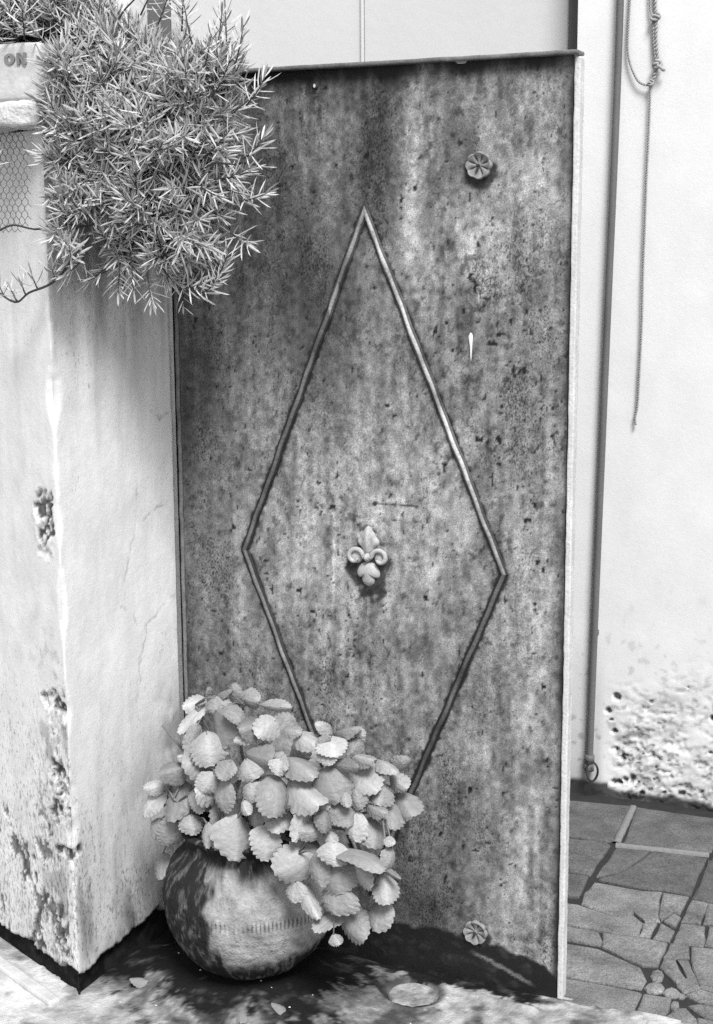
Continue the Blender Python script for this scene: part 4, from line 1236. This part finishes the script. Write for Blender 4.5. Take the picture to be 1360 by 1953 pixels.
def sprig(base, d, L_, n, nl, curl=.5):
    """short leafy shoot: stem turning up towards the light, needles all round it"""
    base = Vector(base); d = Vector(d).normalized()
    pts = [base]; dirs = [d]
    k = 5
    for i in range(k):
        d = (d + Vector((br.uniform(-.1, .1), br.uniform(-.1, .1), curl * .22 + br.uniform(-.05, .1)))).normalized()
        pts.append(pts[-1] + d * (L_ / k)); dirs.append(d)
    TW.add(pts, [.0020 - .0012 * i / k for i in range(k + 1)], 5, cap=False)
    az = br.uniform(0, 6.28)
    for i in range(n):
        t = .12 + .88 * i / (n - 1)
        f = t * k; j = min(k - 1, int(f)); p = pts[j].lerp(pts[j + 1], f - j); dd = dirs[j].lerp(dirs[j + 1], f - j).normalized()
        a1 = dd.cross(Vector((.2, .5, .84))).normalized(); a2 = dd.cross(a1)
        az += 2.4 + br.uniform(-.4, .4)
        pol = math.radians(78 - 46 * t ** 1.5 + br.uniform(-14, 14))
        rad = a1 * math.cos(az) + a2 * math.sin(az)
        nd = dd * math.cos(pol) + rad * math.sin(pol)
        nd = nd + Vector((0, 0, .10))
        LL = nl * (.72 + .42 * math.sin(PI * (.25 + .6 * t))) * br.uniform(.75, 1.2)
        needle(p, nd, dd + rad * -.2, LL, br.uniform(.0017, .0026), br.uniform(-.05, .22))


def inside(x, z, poly):
    c = False
    j = len(poly) - 1
    for i in range(len(poly)):
        xi, zi = poly[i]; xj, zj = poly[j]
        if (zi > z) != (zj > z) and x < (xj - xi) * (z - zi) / (zj - zi) + xi: c = not c
        j = i
    return c


def edge_dist(x, z, poly):
    m = 9
    for i in range(len(poly)):
        (ax, az), (bx, bz) = poly[i], poly[(i + 1) % len(poly)]
        vx, vz = bx - ax, bz - az
        t = max(0, min(1, ((x - ax) * vx + (z - az) * vz) / (vx * vx + vz * vz + 1e-12)))
        m = min(m, math.hypot(x - ax - t * vx, z - az - t * vz))
    return m


CORE = Vector((-.02, -.20, 2.00))
count = 0
tries = 0
while count < 900 and tries < 20000:
    tries += 1
    x = br.uniform(-.45, .42); z = br.uniform(1.48, 2.28)
    if not inside(x, z, BUSH_OUTLINE): continue
    e = edge_dist(x, z, BUSH_OUTLINE)
    thick = .165 * math.sqrt(min(1, (e + .008) / .16))
    y = -.27 - thick * (1 - 1.9 * br.random() ** 1.3)
    if z < 2.05 and x < -.005 + .03 * br.random(): continue
    if z < 2.0 and x < .05 and y > -.40: y = -.41 - .04 * br.random()
    if x < -.03: y = br.uniform(-.38, -.14)
    p = Vector((x, y, z))
    o = (p - CORE); o.y *= 1.6
    o.normalize()
    # keep the tips within the outline near the edge
    d = o * br.uniform(.2, .9) + Vector((br.uniform(-.7, .7), br.uniform(-.8, .2), br.uniform(-.35, .75)))
    d.normalize()
    L_ = br.uniform(.045, .085)
    base = p - d * L_ * .6
    sprig(base, d, L_, br.randrange(15, 22), br.uniform(.034, .048), br.uniform(.2, 1.0))
    count += 1
# low growth all along the trough, and ragged wisps that stand out of the mass
for i in range(120):
    p = (br.uniform(-.50, .02), br.uniform(-.425, -.16), br.uniform(2.02, 2.10))
    sprig(p, (br.uniform(-.6, .6), br.uniform(-.9, .1), br.uniform(.1, 1)), br.uniform(.04, .08), br.randrange(14, 20), br.uniform(.03, .044), .4)
for i in range(26):
    k_ = br.randrange(6, 28)
    (ax_, az_), (bx_, bz_) = BUSH_OUTLINE[k_], BUSH_OUTLINE[k_ + 1]
    t_ = br.random()
    p = Vector((ax_ + (bx_ - ax_) * t_, -.29 + br.uniform(-.06, .05), az_ + (bz_ - az_) * t_))
    if p.x < .03: continue
    o = p - Vector((.14, -.27, 1.80)); o.y = 0; o.normalize()
    sprig(p - o * .03, o + Vector((br.uniform(-.5, .5), br.uniform(-.4, 0), br.uniform(-.3, .5))), br.uniform(.07, .11), br.randrange(12, 18), br.uniform(.03, .042), br.uniform(0, .8))
# woody branches that carry the shoots
for i in range(46):
    x = br.uniform(-.02, .38); z = br.uniform(1.58, 2.12)
    if not inside(x, z, BUSH_OUTLINE): continue
    st_ = Vector((br.uniform(-.30, -.06), br.uniform(-.34, -.16), 2.02))
    en = Vector((x, -.27 + br.uniform(-.08, .08), z))
    mid = Vector((.0, st_.lerp(en, .45).y - .03, 2.045 + .02 * br.random()))
    if en.z > 2.0: mid = st_.lerp(en, .5) + Vector((0, 0, .03))
    TW.add(spline([st_, mid, en], 7), [.0042 - .0025 * k_ / 14 for k_ in range(15)], 6)
for i in range(210):  # dark twigs added inside to deepen the shade between needles
    x = br.uniform(-.0, .36); z = br.uniform(1.56, 2.06)
    if not inside(x, z, BUSH_OUTLINE) or edge_dist(x, z, BUSH_OUTLINE) < .03: continue
    p = Vector((x, br.uniform(-.34, -.16), z))
    d = Vector((br.uniform(-.4, 1), br.uniform(-.6, .3), br.uniform(-1, .6))).normalized()
    TW.add(spline([p, p + d * .05 + Vector((0, 0, .012)), p + d * .10], 3), [.0028 - .0002 * k_ for k_ in range(7)], 5, cap=False)
# straggling shoots: lower left across the wall, and a few upright ones
tw1 = spline([(.06, -.41, 1.66), (.028, -.43, 1.60), (-.009, -.44, 1.562), (-.06, -.445, 1.543), (-.093, -.45, 1.524), (-.150, -.45, 1.556)], 5)
TW.add(tw1, [.0032 - .0016 * i / len(tw1) for i in range(len(tw1))], 6)
for (i, dx) in ((9, -.1), (13, -.4), (16, -.2), (19, -.5), (22, -.6)):
    sprig(tw1[i], (dx, -.25, .75), .028, 8, .034, .6)
sprig(tw1[-1], (-.8, -.1, .3), .03, 9, .03, .3)
tw2 = spline([(.03, -.42, 1.70), (-.03, -.44, 1.668), (-.09, -.445, 1.676), (-.13, -.445, 1.664)], 5)
TW.add(tw2, .0022, 6)
sprig((.028, -.43, 1.665), (.05, -.4, .9), .05, 20, .036)
sprig((-.128, -.44, 1.79), (.05, -.2, 1), .035, 7, .028)
for (x, y, z, dx, dz) in ((.205, -.27, 2.05, .12, 1), (.245, -.30, 2.02, -.25, 1), (.31, -.28, 2.00, .1, 1), (.30, -.30, 1.99, .1, 1), (.335, -.30, 1.97, .45, 1), (.14, -.25, 2.07, .5, 1), (.10, -.25, 2.09, .45, .9)):
    sprig((x, y, z), (dx, -.1, dz), .085, 20, .034, .1)
for (x, y, z, dx, dz) in ((.20, -.30, 1.55, .9, -.15), (.24, -.30, 1.535, 1, .1), (.28, -.30, 1.56, .6, .6), (.10, -.36, 1.60, .1, -.7), (.15, -.34, 1.58, .3, -.8), (.05, -.40, 1.62, -.3, -.5), (.35, -.30, 1.80, 1, .2), (.36, -.30, 1.90, .8, .6), (.34, -.30, 1.72, .9, -.2), (.32, -.30, 1.66, .7, -.5)):
    sprig((x, y, z), (dx, -.25, dz), .07, 18, .038, .4)
link('foliage', mesh('foliage', NV, NF), M['needle'], bush, smooth=False)['kind'] = 'stuff'
TW.build('branches', M['bark'], bush)

# ================================================================== SMALL THINGS ON THE GROUND
cap = empty('inspection_cover', (.625, -.092, 0))
tag(cap, 'small round cover set in the cement in front of the gate', 'cover')
gz = float(apron_height(np.array([.625]), np.array([-.092]))[0])
X, T = np.meshgrid(np.linspace(0, .0535, 26), np.linspace(0, 2 * PI, 73), indexing='ij')
h = gz + .0075 + .0012 * fbm((.625 + X * np.cos(T)) * 40, (X * np.sin(T)) * 40, 3, 500) - .004 * (X > .0530)
tn = .28 + .16 * fbm(X * np.cos(T) * 50, X * np.sin(T) * 50, 4, 501)
link('lid', grid_mesh('lid', np.stack([.625 + X * np.cos(T), -.092 + X * np.sin(T), h], -1), {'tone': tn}), M['cement'], cap)


def ground_z(x, y):
    return float(apron_height(np.array([x]), np.array([y]))[0])


for (x, y, rz, sc_, lab) in ((.352, -.395, .4, .055, 'curled dry leaf lying beside the right foot of the clay pot'), (.085, -.325, 2.0, .042, 'small upright dry leaf lying left of the clay pot'), (.425, -.335, 1.2, .045, 'pale torn leaf lying on the cement in front of the pot')):
    me = leaf_mesh(3).copy(); me.materials.clear()
    o = link('fallen_leaf', me, M['deadleaf'])
    o.location = (x, y, ground_z(x, y) + .006)
    o.rotation_euler = (.25, -.35, rz)
    o.scale = (sc_ * .62, sc_ * .9, sc_ * 1.3)
    tag(o, lab, 'leaf', 'dry leaves fallen round the pot')
cv = []; cf = []
cr = random.Random(9)
for i in range(26):
    x = cr.uniform(.05, .75); y = cr.uniform(-.42, -.06)
    s = cr.uniform(.0012, .0032); z = ground_z(x, y)
    b = len(cv)
    for (dx, dy, dz) in ((-1, -.7, 0), (1, -.6, 0), (.2, 1, 0), (0, 0, 1)):
        cv.append((x + dx * s, y + dy * s * cr.uniform(.6, 1.2), z + dz * s * .8 + .0003))
    cf.extend([(b, b + 1, b + 3), (b + 1, b + 2, b + 3), (b + 2, b, b + 3)])
tag(link('grit', mesh('grit', cv, cf), M['crumb']), 'pale crumbs of grit scattered over the dark damp cement', 'grit', kind='stuff')

SC.cycles.use_denoising = False
SC.cycles.max_bounces = 8
SC.cycles.diffuse_bounces = 1
